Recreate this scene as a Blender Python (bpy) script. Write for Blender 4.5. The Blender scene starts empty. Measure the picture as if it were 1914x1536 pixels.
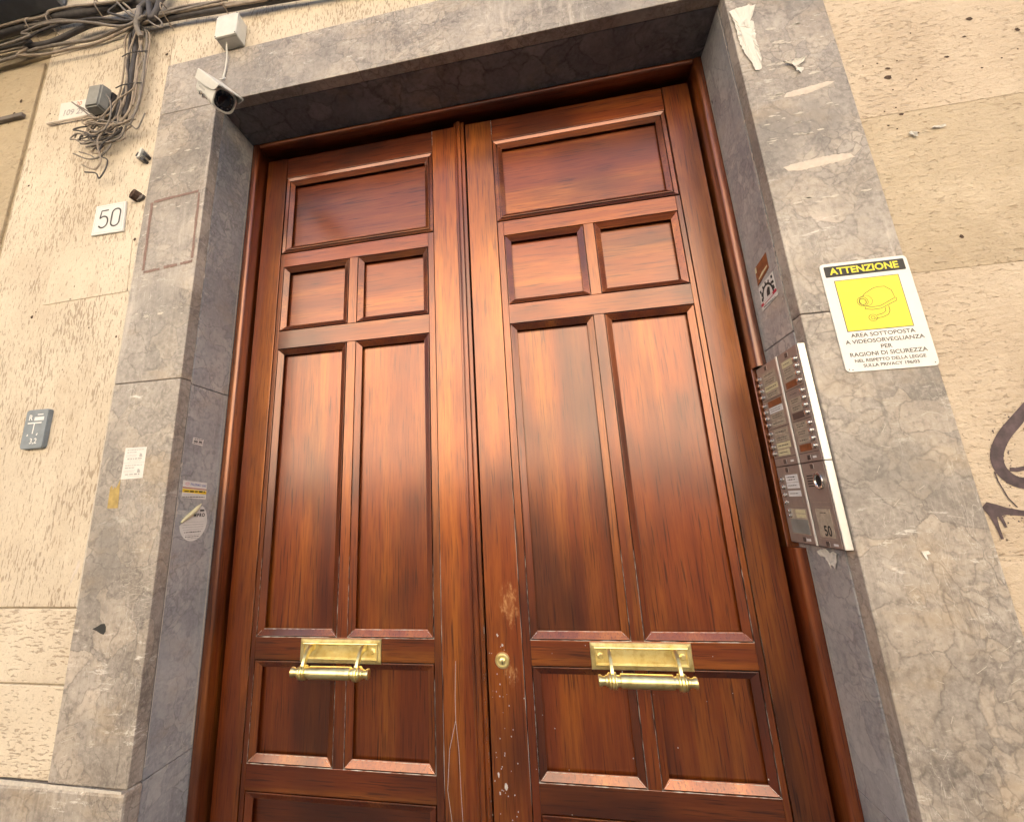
import bpy, bmesh, math, random
from mathutils import Vector, Matrix, noise

C = bpy.context.scene.collection
SC = bpy.context.scene
rnd = random.Random(7)
R = math.radians

# ------------------------------------------------------------------ camera
cam_d = bpy.data.cameras.new('camera')
cam = bpy.data.objects.new('camera', cam_d); C.objects.link(cam)
cam.location = (0.2534, -1.1454, 1.6338)
cam.rotation_euler = (1.81962, 0.03890, 0.18558)
cam_d.sensor_width = 36.0
cam_d.lens = 15.401
cam_d.shift_x = 0.0386
cam_d.shift_y = -0.0167
cam_d.clip_start = 0.02
cam_d.clip_end = 500
SC.camera = cam

# ------------------------------------------------------------------ sky, sun, exposure
W = bpy.data.worlds.new('World'); SC.world = W; W.use_nodes = True
nt = W.node_tree; nt.nodes.clear()
sky = nt.nodes.new('ShaderNodeTexSky'); sky.sky_type = 'NISHITA'; sky.sun_disc = False
SUN_EL, SUN_AZ = 38.0, 12.0          # azimuth clockwise from +Y seen from above
sky.sun_elevation = R(SUN_EL); sky.sun_rotation = R(SUN_AZ)
sky.air_density = 1.0; sky.dust_density = 4.0; sky.ozone_density = 1.0
hs = nt.nodes.new('ShaderNodeHueSaturation'); hs.inputs['Saturation'].default_value = 0.75
bg = nt.nodes.new('ShaderNodeBackground'); bg.inputs['Strength'].default_value = 0.075
wo = nt.nodes.new('ShaderNodeOutputWorld')
nt.links.new(sky.outputs[0], hs.inputs['Color']); nt.links.new(hs.outputs[0], bg.inputs['Color'])
nt.links.new(bg.outputs[0], wo.inputs['Surface'])
sl = bpy.data.lights.new('sun', 'SUN'); sl.energy = 5.0; sl.angle = R(.5); sl.color = (1.0, 0.95, 0.88)
so = bpy.data.objects.new('sun', sl); C.objects.link(so)
sd = Vector((math.sin(R(SUN_AZ))*math.cos(R(SUN_EL)), math.cos(R(SUN_AZ))*math.cos(R(SUN_EL)), math.sin(R(SUN_EL))))
so.rotation_euler = sd.to_track_quat('Z', 'Y').to_euler()
so.location = (3, 12, 16)
vs = SC.view_settings
vs.view_transform = 'Standard'; vs.look = 'None'; vs.gamma = 1.0; vs.use_curve_mapping = False
vs.exposure = 2.68

# ------------------------------------------------------------------ materials
MATS = {}
class N:
    """small helper to write node graphs"""
    def __init__(s, name):
        s.m = bpy.data.materials.new(name); s.m.use_nodes = True
        s.t = s.m.node_tree; s.t.nodes.clear()
        s.out = s.t.nodes.new('ShaderNodeOutputMaterial')
        s.b = s.t.nodes.new('ShaderNodeBsdfPrincipled')
        s.t.links.new(s.b.outputs[0], s.out.inputs['Surface'])
        MATS[name] = s.m
    def n(s, typ, **kw):
        x = s.t.nodes.new(typ)
        for k, v in kw.items(): setattr(x, k, v)
        return x
    def put(s, sock, v):
        if isinstance(v, bpy.types.NodeSocket): s.t.links.new(v, sock)
        elif v is not None: sock.default_value = v
    def pos(s, scale=(1,1,1), off=0.0):
        g = s.n('ShaderNodeNewGeometry').outputs['Position']
        if off:
            o = s.n('ShaderNodeObjectInfo').outputs['Random']
            m = s.math('MULTIPLY', o, off)
            c = s.n('ShaderNodeCombineXYZ'); s.put(c.inputs[0], m); s.put(c.inputs[1], m); s.put(c.inputs[2], m)
            a = s.n('ShaderNodeVectorMath', operation='ADD'); s.put(a.inputs[0], g); s.put(a.inputs[1], c.outputs[0]); g = a.outputs[0]
        mp = s.n('ShaderNodeVectorMath', operation='MULTIPLY'); s.put(mp.inputs[0], g); mp.inputs[1].default_value = scale
        return mp.outputs[0]
    def noise(s, vec, scale=1.0, detail=4, rough=0.55, dist=0.0):
        x = s.n('ShaderNodeTexNoise'); s.put(x.inputs['Vector'], vec); x.inputs['Scale'].default_value = scale
        x.inputs['Detail'].default_value = detail; x.inputs['Roughness'].default_value = rough; x.inputs['Distortion'].default_value = dist
        return x.outputs['Fac']
    def warp(s, vec, scale, amt, det=3):
        x = s.n('ShaderNodeTexNoise'); s.put(x.inputs['Vector'], vec); x.inputs['Scale'].default_value = scale; x.inputs['Detail'].default_value = det
        a = s.n('ShaderNodeVectorMath', operation='SUBTRACT'); s.put(a.inputs[0], x.outputs['Color']); a.inputs[1].default_value = (.5,.5,.5)
        b = s.n('ShaderNodeVectorMath', operation='SCALE'); s.put(b.inputs[0], a.outputs[0]); b.inputs['Scale'].default_value = amt
        c = s.n('ShaderNodeVectorMath', operation='ADD'); s.put(c.inputs[0], vec); s.put(c.inputs[1], b.outputs[0])
        return c.outputs[0]
    def vor(s, vec, scale, feature='F1', out='Distance', rand=1.0):
        x = s.n('ShaderNodeTexVoronoi', feature=feature); s.put(x.inputs['Vector'], vec); x.inputs['Scale'].default_value = scale
        x.inputs['Randomness'].default_value = rand
        return x.outputs[out]
    def ramp(s, fac, stops, interp='LINEAR'):
        x = s.n('ShaderNodeValToRGB'); x.color_ramp.interpolation = interp
        e = x.color_ramp.elements
        while len(e) > 1: e.remove(e[-1])
        e[0].position = stops[0][0]; e[0].color = col(stops[0][1])
        for p, c in stops[1:]:
            k = e.new(p); k.color = col(c)
        s.put(x.inputs['Fac'], fac)
        return x.outputs['Color']
    def step(s, fac, a, b):
        x = s.n('ShaderNodeMapRange'); x.interpolation_type = 'SMOOTHSTEP'
        s.put(x.inputs['Value'], fac); x.inputs['From Min'].default_value = a; x.inputs['From Max'].default_value = b
        return x.outputs['Result']
    def mix(s, fac, a, b, mode='MIX'):
        x = s.n('ShaderNodeMix', data_type='RGBA', blend_type=mode)
        s.put(x.inputs[0], fac); s.put(x.inputs[6], col(a) if isinstance(a, tuple) else a); s.put(x.inputs[7], col(b) if isinstance(b, tuple) else b)
        return x.outputs[2]
    def math(s, op, a, b=None, clamp=False):
        x = s.n('ShaderNodeMath', operation=op); x.use_clamp = clamp
        s.put(x.inputs[0], a)
        if b is not None: s.put(x.inputs[1], b)
        return x.outputs[0]
    def bump(s, h, strength=0.3, dist=0.002):
        x = s.n('ShaderNodeBump'); x.inputs['Strength'].default_value = strength; x.inputs['Distance'].default_value = dist
        s.put(x.inputs['Height'], h); s.put(s.b.inputs['Normal'], x.outputs[0])
        return x
    def fin(s, base=None, rough=None, **kw):
        if base is not None: s.put(s.b.inputs['Base Color'], col(base) if isinstance(base, tuple) else base)
        if rough is not None: s.put(s.b.inputs['Roughness'], rough)
        for k, v in kw.items(): s.put(s.b.inputs[k.replace('_', ' ')], v)
        return s.m
def col(c):
    return (c[0], c[1], c[2], 1.0) if isinstance(c, tuple) and len(c) == 3 else c

def wood(name, horizontal=False, wear=False):
    k = N(name)
    sc = (1.6, 30, 30) if horizontal else (30, 30, 1.6)
    v = k.pos(sc, 37.0)
    vw = k.warp(v, 0.22, 1.0, 0)
    fine = k.noise(vw, 4.5, 7, 0.68)
    band = k.noise(vw, 0.32, 3, 0.5, 0.6)
    big = k.noise(k.pos((1, 1, .4) if not horizontal else (.4, 1, 1), 11.0), 5.0, 2, 0.5, 0.0)
    pores = k.noise(k.pos((5, 160, 160) if horizontal else (160, 160, 5), 5.0), 1.6, 2, 0.5)
    c1 = k.ramp(band, [(.22, WOOD[0]), (.48, WOOD[1]), (.80, WOOD[2])])
    c2 = k.mix(k.step(fine, .38, .68), c1, WOOD[3])
    c2 = k.mix(.48, c1, c2)
    c3 = k.mix(k.math('MULTIPLY', k.step(big, .42, .72), .80), c2, WOOD[4])
    c3 = k.mix(k.math('MULTIPLY', k.step(pores, .56, .70), .65), c3, WOOD[5])
    # each board a little different in tone
    rn = k.n('ShaderNodeObjectInfo').outputs['Random']
    hsv = k.n('ShaderNodeHueSaturation'); k.put(hsv.inputs['Color'], c3)
    mr = k.n('ShaderNodeMapRange'); k.put(mr.inputs[0], rn); mr.inputs[3].default_value = .82; mr.inputs[4].default_value = 1.18
    k.put(hsv.inputs['Value'], mr.outputs[0]); c3 = hsv.outputs[0]
    rough = k.math('ADD', k.math('MULTIPLY', k.noise(k.pos((1,1,1), 3.0), 9, 4, .6), .16), WOOD_ROUGH)
    hgt = k.math('ADD', k.math('MULTIPLY', fine, .5), k.math('MULTIPLY', pores, .5))
    if wear:
        # varnish scraped off round the lock
        p = k.pos((1, 1, 1))
        def blob(x, z, rx, rz):
            a = k.n('ShaderNodeVectorMath', operation='SUBTRACT'); k.put(a.inputs[0], p); a.inputs[1].default_value = (x, .26, z)
            b = k.n('ShaderNodeVectorMath', operation='DIVIDE'); k.put(b.inputs[0], a.outputs[0]); b.inputs[1].default_value = (rx, 1, rz)
            l = k.n('ShaderNodeVectorMath', operation='LENGTH'); k.put(l.inputs[0], b.outputs[0])
            return k.math('SUBTRACT', 1.0, l.outputs['Value'], True)
        m = k.math('MAXIMUM', blob(.088, 1.345, .045, .10), k.math('MULTIPLY', blob(.085, 1.165, .045, .06), .75))
        sp = k.noise(k.pos((90, 90, 45)), 1.0, 5, .7)
        msk = k.step(k.math('MULTIPLY', k.math('ADD', m, .10), k.math('MULTIPLY', sp, 1.9)), .40, .90)
        msk = k.math('MULTIPLY', k.math('MULTIPLY', msk, k.step(m, 0, .3)), .95)
        bare = k.mix(k.step(sp, .45, .7), (.30, .10, .028), (.52, .26, .10))
        c3 = k.mix(msk, c3, bare)
        rough = k.mix(msk, rough, (.5, .5, .5))
    k.bump(hgt, .05, .001)
    k.fin(c3, rough, Coat_Weight=1.0, Coat_Roughness=k.math('ADD', k.math('MULTIPLY', k.noise(k.pos((1, 1, 1), 3.0), 6, 2, .5), .10), .19), Coat_IOR=1.66, Metallic=.74)
    k.b.inputs['Specular IOR Level'].default_value = .5
WOOD = [(.115, .0135, .0015), (.215, .043, .0038), (.39, .125, .011), (.098, .0115, .0015), (.050, .0060, .0012), (.024, .0038, .0010)]
WOOD_ROUGH = .33
wood('varnished_wood'); wood('varnished_wood_across', True); wood('varnished_wood_worn', False, True)

def stone(name, tint, breccia=1.0, gloss=.42, smear=1.0, cl=.38, ew=1.0):
    k = N(name)
    p = k.pos((1, 1, 1), 9.0)
    w = k.warp(k.warp(k.warp(p, 4.0, .16), 16.0, .06), 48.0, .011)
    region = k.step(k.noise(p, 3.5, 4, .6), .42, .60)
    where = k.step(k.noise(k.pos((1, 1, 1), 17.0), 2.6, 4, .6), .30, .52)       # where the breccia shows at all
    c1 = k.n('ShaderNodeSeparateColor'); k.put(c1.inputs[0], k.vor(w, 9.0, 'F1', 'Color'))
    c2 = k.n('ShaderNodeSeparateColor'); k.put(c2.inputs[0], k.vor(w, 34.0, 'F1', 'Color'))
    tone = k.mix(region, c1.outputs[0], c2.outputs[0])
    e1 = k.vor(w, 9.0, 'DISTANCE_TO_EDGE'); e2 = k.vor(w, 34.0, 'DISTANCE_TO_EDGE')
    nz = k.noise(p, 40, 4, .6)
    e1 = k.math('ADD', e1, k.math('MULTIPLY', nz, .03)); e2 = k.math('ADD', e2, k.math('MULTIPLY', nz, .05))
    edge = k.mix(region, k.step(e1, .012, .012 + .028*ew), k.step(e2, .02, .02 + .10*ew))
    cloud = k.noise(p, 5.0, 9, .68, .4)
    base = k.ramp(cloud, [(.28, tint[0]), (.5, tint[1]), (.72, tint[2])])
    clast = k.ramp(tone, [(0, (.66, .65, .67)), (.35, (.90, .89, .89)), (.7, (1.10, 1.04, .96)), (1, (1.30, 1.23, 1.15))])
    amt = k.math('MULTIPLY', where, breccia, True)
    c = k.mix(k.math('ADD', k.math('MULTIPLY', amt, cl), .12, True), base, k.mix(1.0, base, clast, 'MULTIPLY'))
    vf = k.math('MULTIPLY', k.math('SUBTRACT', 1.0, edge), k.math('MULTIPLY', amt, k.math('ADD', k.math('MULTIPLY', nz, .9), .05)))
    vein = k.mix(k.math('MULTIPLY', vf, .62 + cl, True), c, tuple(x * .45 for x in tint[0]))
    # thin dark wandering cracks and hair veins
    for sc_, off, wd, st in ((3.6, 5.0, .010, .60), (2.0, 13.0, .008, .35)):
        cr = k.vor(k.warp(k.pos((1, 1, .7), off), 5.0, .28), sc_, 'DISTANCE_TO_EDGE')
        vein = k.mix(k.math('MULTIPLY', k.math('SUBTRACT', 1.0, k.step(cr, .0, wd)), k.math('MULTIPLY', k.step(k.noise(k.pos((1, 1, 1), off), 4.5, 3), .46, .62), st)), vein, tuple(x * .42 for x in tint[0]))
    fine = k.noise(p, 95, 5, .7)
    vein = k.mix(k.math('MULTIPLY', k.step(fine, .40, .72), .5), vein, tint[2])
    vein = k.mix(k.math('MULTIPLY', k.step(k.noise(k.pos((1, 1, 1), 21.0), 60, 5, .7), .48, .66), .5), vein, tuple(x * .70 for x in tint[0]))
    # old paste and paint smears, ochre stains
    sm = k.noise(k.warp(k.pos((13, 13, 46), 6.0), .8, 1.5), 1.0, 7, .78)
    area = k.step(k.noise(k.pos((1, 1, 1), 3.0), 3.2, 4, .6), .40, .62)
    vein = k.mix(k.math('MULTIPLY', k.math('MULTIPLY', k.step(sm, .57, .66), area), .62 * smear), vein, (.66, .63, .59))
    oc = k.step(k.noise(k.pos((1, 1, 2), 8.0), 4.0, 5, .62), .52, .74)
    vein = k.mix(k.math('MULTIPLY', oc, .42), vein, (.40, .30, .19))
    gy = k.step(k.noise(k.pos((1, 1, 1), 31.0), 2.4, 6, .66), .47, .64)
    vein = k.mix(k.math('MULTIPLY', gy, .50), vein, (tint[0][0]*.78, tint[0][1]*.82, tint[0][2]*.86))
    pl_ = k.step(k.noise(k.pos((1, 1, 1), 41.0), 2.8, 6, .66), .50, .66)
    vein = k.mix(k.math('MULTIPLY', pl_, .42), vein, tint[2])
    pr_ = k.step(k.noise(k.warp(k.pos((20, 20, 1.8), 24.0), .5, .5, 1), 1.0, 6, .7), .55, .70)
    vein = k.mix(k.math('MULTIPLY', k.math('MULTIPLY', pr_, k.step(k.noise(k.pos((1, 1, .6), 37.0), 3.0, 3), .44, .6)), .45 * min(1.0, smear)), vein, tuple(min(1, x * 1.35) for x in tint[2]))
    runs = k.step(k.noise(k.warp(k.pos((22, 22, 1.6), 14.0), .5, .5, 1), 1.0, 5, .65), .53, .70)
    vein = k.mix(k.math('MULTIPLY', k.math('MULTIPLY', runs, k.step(k.noise(k.pos((1, 1, .6), 27.0), 3.0, 3), .42, .62)), .42), vein, tuple(x * .62 for x in tint[0]))
    sc = k.vor(k.warp(k.pos((60, 60, 9), 2.0), .5, 2.5), 1.0, 'DISTANCE_TO_EDGE')
    vein = k.mix(k.math('MULTIPLY', k.math('SUBTRACT', 1.0, k.step(sc, 0, .014)), k.math('MULTIPLY', area, .30 * smear)), vein, (.66, .63, .59))
    k.bump(k.math('ADD', k.math('MULTIPLY', k.noise(p, 45, 5, .6), .8), k.math('MULTIPLY', edge, .2)), .28, .003)
    k.fin(vein, k.math('ADD', k.math('MULTIPLY', cloud, .22), gloss - .1))
stone('grey_marble', [(.185, .162, .147), (.315, .282, .253), (.47, .425, .385)], 1.4, .45, 1.5, .62, 1.3)
stone('polished_marble', [(.215, .222, .245), (.315, .322, .345), (.43, .435, .45)], 1.3, .30, .8, .6, 1.3)
stone('soffit_marble_shaded', [(.115, .122, .145), (.165, .170, .19), (.23, .232, .245)], 3.0, .36, .0, 1.0, 2.6)  # same marble toned darker, shade under the lintel put into its colours

def plaster(name, pits, tint, amount=1.0):
    k = N(name)
    p = k.pos((1, 1, 1), 4.0)
    cloud = k.noise(p, 2.2, 6, .6); sand = k.noise(p, 260, 2, .6); mid = k.noise(p, 18, 5, .6)
    c = k.ramp(cloud, [(.3, tint[0]), (.52, tint[1]), (.75, tint[2])])
    c = k.mix(k.math('MULTIPLY', k.step(mid, .4, .75), .25), c, tint[0])
    c = k.mix(k.math('MULTIPLY', k.step(sand, .45, .8), .22), c, tint[3])
    if pits == 'v': s1, s2 = (215, 215, 42), (360, 360, 90)
    elif pits == 'h': s1, s2 = (48, 48, 200), (90, 90, 290)
    else: s1, s2 = (42, 42, 95), (90, 90, 150)
    n1 = k.noise(k.warp(k.pos(s1, 6.0), .5, .7), 1.0, 3, .5)
    n2 = k.noise(k.pos(s2, 6.0), 1.0, 2, .5)
    dens = k.math('MULTIPLY', k.step(k.noise(p, 5, 4), .3, .7), .11)
    lo = (.628, .675) if pits == 'v' else (.645, .70) if pits == 'h' else (.64, .74)
    pit = k.step(k.math('ADD', n1, dens), lo[0], lo[1])
    pit2 = k.math('MULTIPLY', k.step(n2, .63, .71), .6)
    al = k.math('MAXIMUM', pit, pit2)
    c = k.mix(k.math('MULTIPLY', al, amount), c, tint[3])
    # grime: broad stains and rain streaks
    st = k.step(k.noise(k.pos((1, 1, .35), 12.0), 7.0, 5, .65), .50, .74)
    c = k.mix(k.math('MULTIPLY', st, .30), c, (.36, .27, .18))
    pale = k.step(k.noise(k.pos((1, 1, 1), 19.0), 4.0, 6, .7), .52, .70)
    c = k.mix(k.math('MULTIPLY', pale, .30), c, (.70, .60, .47))
    # sparse dark specks
    sp = k.vor(k.pos((1, 1, .8), 2.0), 24.0)
    rnd_ = k.step(k.noise(p, 9, 2), .55, .6)
    c = k.mix(k.math('MULTIPLY', k.math('SUBTRACT', 1.0, k.step(sp, .05, .085)), rnd_), c, (.08, .05, .035))
    h = k.math('ADD', k.math('MULTIPLY', k.math('SUBTRACT', 1.0, al), 1.0), k.math('MULTIPLY', k.noise(p, 70, 5, .65), .55 if pits != 'r' else .9))
    if pits == 'r':
        h = k.math('ADD', h, k.math('MULTIPLY', k.noise(k.warp(k.pos((28, 28, 70), 0.0), .6, 1.2), 1.0, 4, .6), 1.6))
    k.bump(h, .55 if pits != 'r' else .62, .004 if pits != 'r' else .006)
    k.fin(c, .85)
CREAM = [(.54, .46, .36), (.63, .55, .44), (.69, .61, .50), (.20, .13, .08)]
TAN = [(.46, .37, .275), (.545, .45, .345), (.60, .51, .40), (.30, .21, .14)]
OCHRE = [(.40, .32, .225), (.48, .395, .285), (.54, .45, .335), (.27, .19, .12)]
plaster('pitted_plaster', 'v', CREAM, .55); plaster('combed_plaster', 'h', CREAM, .5)
plaster('rough_plaster', 'r', TAN, .36); plaster('rough_plaster_dark', 'r', OCHRE, .35)
plaster('dusty_plaster', 'r', [(.33, .27, .19), (.43, .35, .24), (.50, .41, .29), (.25, .19, .13)], .35)

def plain(name, c, rough=.5, metal=0.0, var=.15, scale=30, bump=0.0):
    k = N(name)
    n = k.noise(k.pos((1, 1, 1), 5.0), scale, 5, .6)
    cc = k.ramp(n, [(.3, tuple(x * (1 - var) for x in c)), (.7, tuple(min(1, x * (1 + var)) for x in c))])
    if bump: k.bump(k.noise(k.pos((1, 1, 1), 5.0), scale * 4, 3, .6), bump, .001)
    return k.fin(cc, rough, Metallic=metal)
k = N('brass')
nb = k.noise(k.pos((1, 1, 1), 5.0), 40, 5, .65); nb2 = k.noise(k.pos((1, 1, 1), 5.0), 160, 3, .6)
cb = k.ramp(nb, [(.3, (.76, .60, .24)), (.5, (.93, .80, .40)), (.72, (.98, .90, .55))])
cb = k.mix(k.math('MULTIPLY', k.step(nb2, .62, .75), .25), cb, (.30, .18, .06))
k.bump(nb2, .06, .0006); k.fin(cb, k.math('ADD', k.math('MULTIPLY', nb, .22), .24), Metallic=1.0)
plain('white_enamel', (.68, .68, .67), .35, 0, .04)
plain('white_plastic', (.62, .61, .57), .45, 0, .06)
plain('paper', (.66, .64, .62), .7, 0, .05)
plain('paper_torn', (.64, .62, .58), .8, 0, .05)
plain('ink_black', (.02, .02, .02), .6, 0, .1)
plain('ink_grey', (.05, .048, .048), .6, 0, .2)
plain('ink_faint', (.36, .35, .35), .7, 0, .2)
plain('ink_red', (.52, .03, .06), .6, 0, .15)
plain('ink_pink', (.62, .12, .20), .6, 0, .15)
plain('ink_blue', (.20, .22, .42), .6, 0, .15)
plain('ink_rust', (.48, .22, .16), .7, 0, .2)
plain('sign_yellow', (.70, .62, .012), .35, 0, .03)
plain('label_yellow', (.80, .55, .03), .6, 0, .08)
plain('label_amber', (.36, .25, .07), .5, 0, .25, 60)
plain('label_brown', (.23, .075, .025), .55, 0, .3, 80)
plain('label_cream', (.60, .55, .36), .6, 0, .12, 80)
plain('label_buff', (.40, .34, .27), .6, 0, .2, 80)
plain('label_white', (.72, .72, .74), .6, 0, .06, 80)
plain('intercom_metal', (.29, .235, .215), .38, .25, .08, 60)
plain('intercom_dark', (.085, .062, .058), .45, .2, .1, 60)
plain('aluminium', (.74, .73, .70), .35, .35, .04, 80)
plain('chrome', (.66, .64, .62), .18, .9, .05)
plain('black_hole', (.012, .010, .009), .8, 0, .2)
plain('pit_brown', (.07, .042, .028), .9, 0, .4, 120)
plain('grey_plastic', (.225, .225, .215), .55, 0, .2, 25)
plain('slate_plastic', (.175, .205, .235), .5, 0, .14, 40)
plain('cable_tan', (.30, .245, .195), .7, 0, .25, 40)
plain('cable_grey', (.20, .175, .155), .65, 0, .3, 40)
plain('cable_dark', (.060, .054, .056), .6, 0, .3, 40)
plain('lens_glass', (.012, .012, .018), .08, 0, .1)
plain('dark_plastic', (.03, .03, .035), .4, 0, .2)
plain('graffiti_ink', (.075, .050, .056), .7, 0, .45, 60)
plain('dust_white', (.46, .41, .37), .9, 0, .2, 200)
plain('old_glue', (.235, .155, .135), .85, 0, .2, 120, .3)
plain('paste', (.56, .49, .43), .9, 0, .12, 60, .3)
plain('mortar', (.50, .46, .41), .9, 0, .2, 90, .3)
plain('balcony_slate', (.13, .145, .18), .8, 0, .3, 6)
plain('steel_grey', (.16, .14, .13), .6, .3, .2, 40)
plain('asphalt', (.05, .05, .05), .9, 0, .3, 12)
plain('pavement_stone', (.085, .082, .08), .7, 0, .2, 6)
plain('base_dark', (.09, .082, .075), .8, 0, .2, 3)
plain('shutter_green', (.05, .09, .07), .6, 0, .1)
plain('backing_dark', (.02, .018, .016), .9, 0, .1)
plain('far_plaster', (.77, .65, .49), .9, 0, .2, 1)

# ------------------------------------------------------------------ mesh helpers
def box(bm, x0, x1, y0, y1, z0, z1, bev=0.0, seg=1, mi=0):
    vs_ = [bm.verts.new((x, y, z)) for x in (x0, x1) for y in (y0, y1) for z in (z0, z1)]
    fs = []
    for q in ((0,1,3,2),(4,6,7,5),(0,4,5,1),(2,3,7,6),(0,2,6,4),(1,5,7,3)):
        f = bm.faces.new([vs_[i] for i in q]); f.material_index = mi; fs.append(f)
    if bev:
        ed = {e for f in fs for e in f.edges}
        bmesh.ops.bevel(bm, geom=list(ed), offset=bev, segments=seg, affect='EDGES', profile=.5)
def nb_(): return bmesh.new()
def link(name, bm, mats, parent=None, smooth=False, loc=None):
    """link bm (world coordinates) as one object; origin at loc or the parent's origin"""
    bmesh.ops.recalc_face_normals(bm, faces=bm.faces[:])
    if parent is not None: o_ = wloc(parent)
    elif loc is not None: o_ = Vector(loc)
    else:
        o_ = sum((v.co for v in bm.verts), Vector()) / max(1, len(bm.verts))
    bmesh.ops.translate(bm, verts=bm.verts, vec=-o_)
    me = bpy.data.meshes.new(name); bm.to_mesh(me); bm.free()
    if smooth:
        for p in me.polygons: p.use_smooth = True
        if smooth != 'all':
            try: me.set_sharp_from_angle(angle=R(40))
            except Exception: pass
    for m in (mats if isinstance(mats, (list, tuple)) else [mats]): me.materials.append(MATS[m])
    ob = bpy.data.objects.new(name, me); C.objects.link(ob)
    if parent is not None: ob.parent = parent
    else: ob.location = o_
    return ob
def wloc(o):
    v = Vector(o.location)
    while o.parent: o = o.parent; v += Vector(o.location)
    return v
def thing(name, label, cat, loc, group=None):
    o = bpy.data.objects.new(name, None); C.objects.link(o); o.location = loc
    o.empty_display_size = .05
    return tag(o, label, cat, group)
def tag(o, label, cat, group=None):
    o['label'] = label; o['category'] = cat
    if group: o['group'] = group
    return o
def struct(o): o['kind'] = 'structure'; return o
def stuff(o): o['kind'] = 'stuff'; return o

class Plane:
    """u, v on a surface, w out of it"""
    def __init__(s, o, u, v, n): s.o, s.u, s.v, s.n = Vector(o), Vector(u), Vector(v), Vector(n)
    def __call__(s, u, v, w=0.0): return s.o + s.u * u + s.v * v + s.n * w
FRONT = Plane((0, 0, 0), (1, 0, 0), (0, 0, 1), (0, -1, 0))
LREV = Plane((-.8885, 0, 0), (0, 1, 0), (0, 0, 1), (1, 0, 0))
RREV = Plane((.8855, 0, 0), (0, -1, 0), (0, 0, 1), (-1, 0, 0))
ICOM = Plane((.868, 0, 0), (0, -1, 0), (0, 0, 1), (-1, 0, 0))
WALL = Plane((0, .006, 0), (1, 0, 0), (0, 0, 1), (0, -1, 0))
LEAF = Plane((0, .2645, 0), (1, 0, 0), (0, 0, 1), (0, -1, 0))

def sheet(bm, P, pts, w0, w1, mi=0):
    """outline in (u, v) extruded from w0 to w1"""
    a = [bm.verts.new(P(u, v, w0)) for u, v in pts]; b = [bm.verts.new(P(u, v, w1)) for u, v in pts]
    n = len(pts)
    try:
        f = bm.faces.new(b); f.material_index = mi
        f = bm.faces.new(a[::-1]); f.material_index = mi
    except ValueError: pass
    for i in range(n):
        f = bm.faces.new((a[i], a[(i+1) % n], b[(i+1) % n], b[i])); f.material_index = mi
def rect(u0, u1, v0, v1): return [(u0, v0), (u1, v0), (u1, v1), (u0, v1)]
def rrect(u0, u1, v0, v1, r, n=4):
    out = []
    for cx, cy, a0 in ((u1-r, v0+r, -90), (u1-r, v1-r, 0), (u0+r, v1-r, 90), (u0+r, v0+r, 180)):
        for i in range(n+1):
            a = R(a0 + 90*i/n); out.append((cx + r*math.cos(a), cy + r*math.sin(a)))
    return out
def disc(u, v, ru, rv=None, n=16, jit=0.0):
    rv = rv or ru
    return [(u + ru*math.cos(2*PI*i/n)*(1+jit*rnd.uniform(-1,1)), v + rv*math.sin(2*PI*i/n)*(1+jit*rnd.uniform(-1,1))) for i in range(n)]
PI = math.pi
def ribbon(bm, P, pts, wid, w0, w1, mi=0, closed=False):
    n = len(pts); L, Rr = [], []
    for i, (u, v) in enumerate(pts):
        a = pts[(i-1) % n] if (i or closed) else pts[i]; b = pts[(i+1) % n] if (i < n-1 or closed) else pts[i]
        d = Vector((b[0]-a[0], b[1]-a[1])); d = d.normalized() if d.length else Vector((1, 0))
        h = (wid[i] if isinstance(wid, (list, tuple)) else wid) / 2
        L.append((u - d.y*h, v + d.x*h)); Rr.append((u + d.y*h, v - d.x*h))
    rng = range(n if closed else n-1)
    for i in rng:
        j = (i+1) % n
        q = [bm.verts.new(P(*c, w1)) for c in (L[i], Rr[i], Rr[j], L[j])]
        f = bm.faces.new(q); f.material_index = mi
    if w0 is not None and not closed:
        pass
def smooth_path(pts, per=6):
    pts = [Vector(p) for p in pts]; out = []
    for i in range(len(pts)-1):
        p0 = pts[max(i-1, 0)]; p1 = pts[i]; p2 = pts[i+1]; p3 = pts[min(i+2, len(pts)-1)]
        for k_ in range(per):
            t = k_/per
            out.append(.5*((2*p1) + (p2-p0)*t + (2*p0-5*p1+4*p2-p3)*t*t + (3*p1-p0-3*p2+p3)*t**3))
    out.append(pts[-1]); return out
def tube(bm, pts, r, n=7, mi=0, caps=True):
    rings = []; up = Vector((.3, -.9, .2))
    for i, p in enumerate(pts):
        a = pts[max(i-1, 0)]; b = pts[min(i+1, len(pts)-1)]
        d = (b-a).normalized(); s_ = d.cross(up)
        if s_.length < 1e-4: s_ = d.cross(Vector((1, 0, 0)))
        s_.normalize(); t = s_.cross(d)
        rr = r[i] if isinstance(r, (list, tuple)) else r
        rings.append([bm.verts.new(p + s_*rr*math.cos(2*PI*k_/n) + t*rr*math.sin(2*PI*k_/n)) for k_ in range(n)])
    for i in range(len(rings)-1):
        for k_ in range(n):
            f = bm.faces.new((rings[i][k_], rings[i][(k_+1) % n], rings[i+1][(k_+1) % n], rings[i+1][k_])); f.material_index = mi
    if caps:
        for q in (rings[0][::-1], rings[-1]):
            f = bm.faces.new(q); f.material_index = mi
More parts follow.
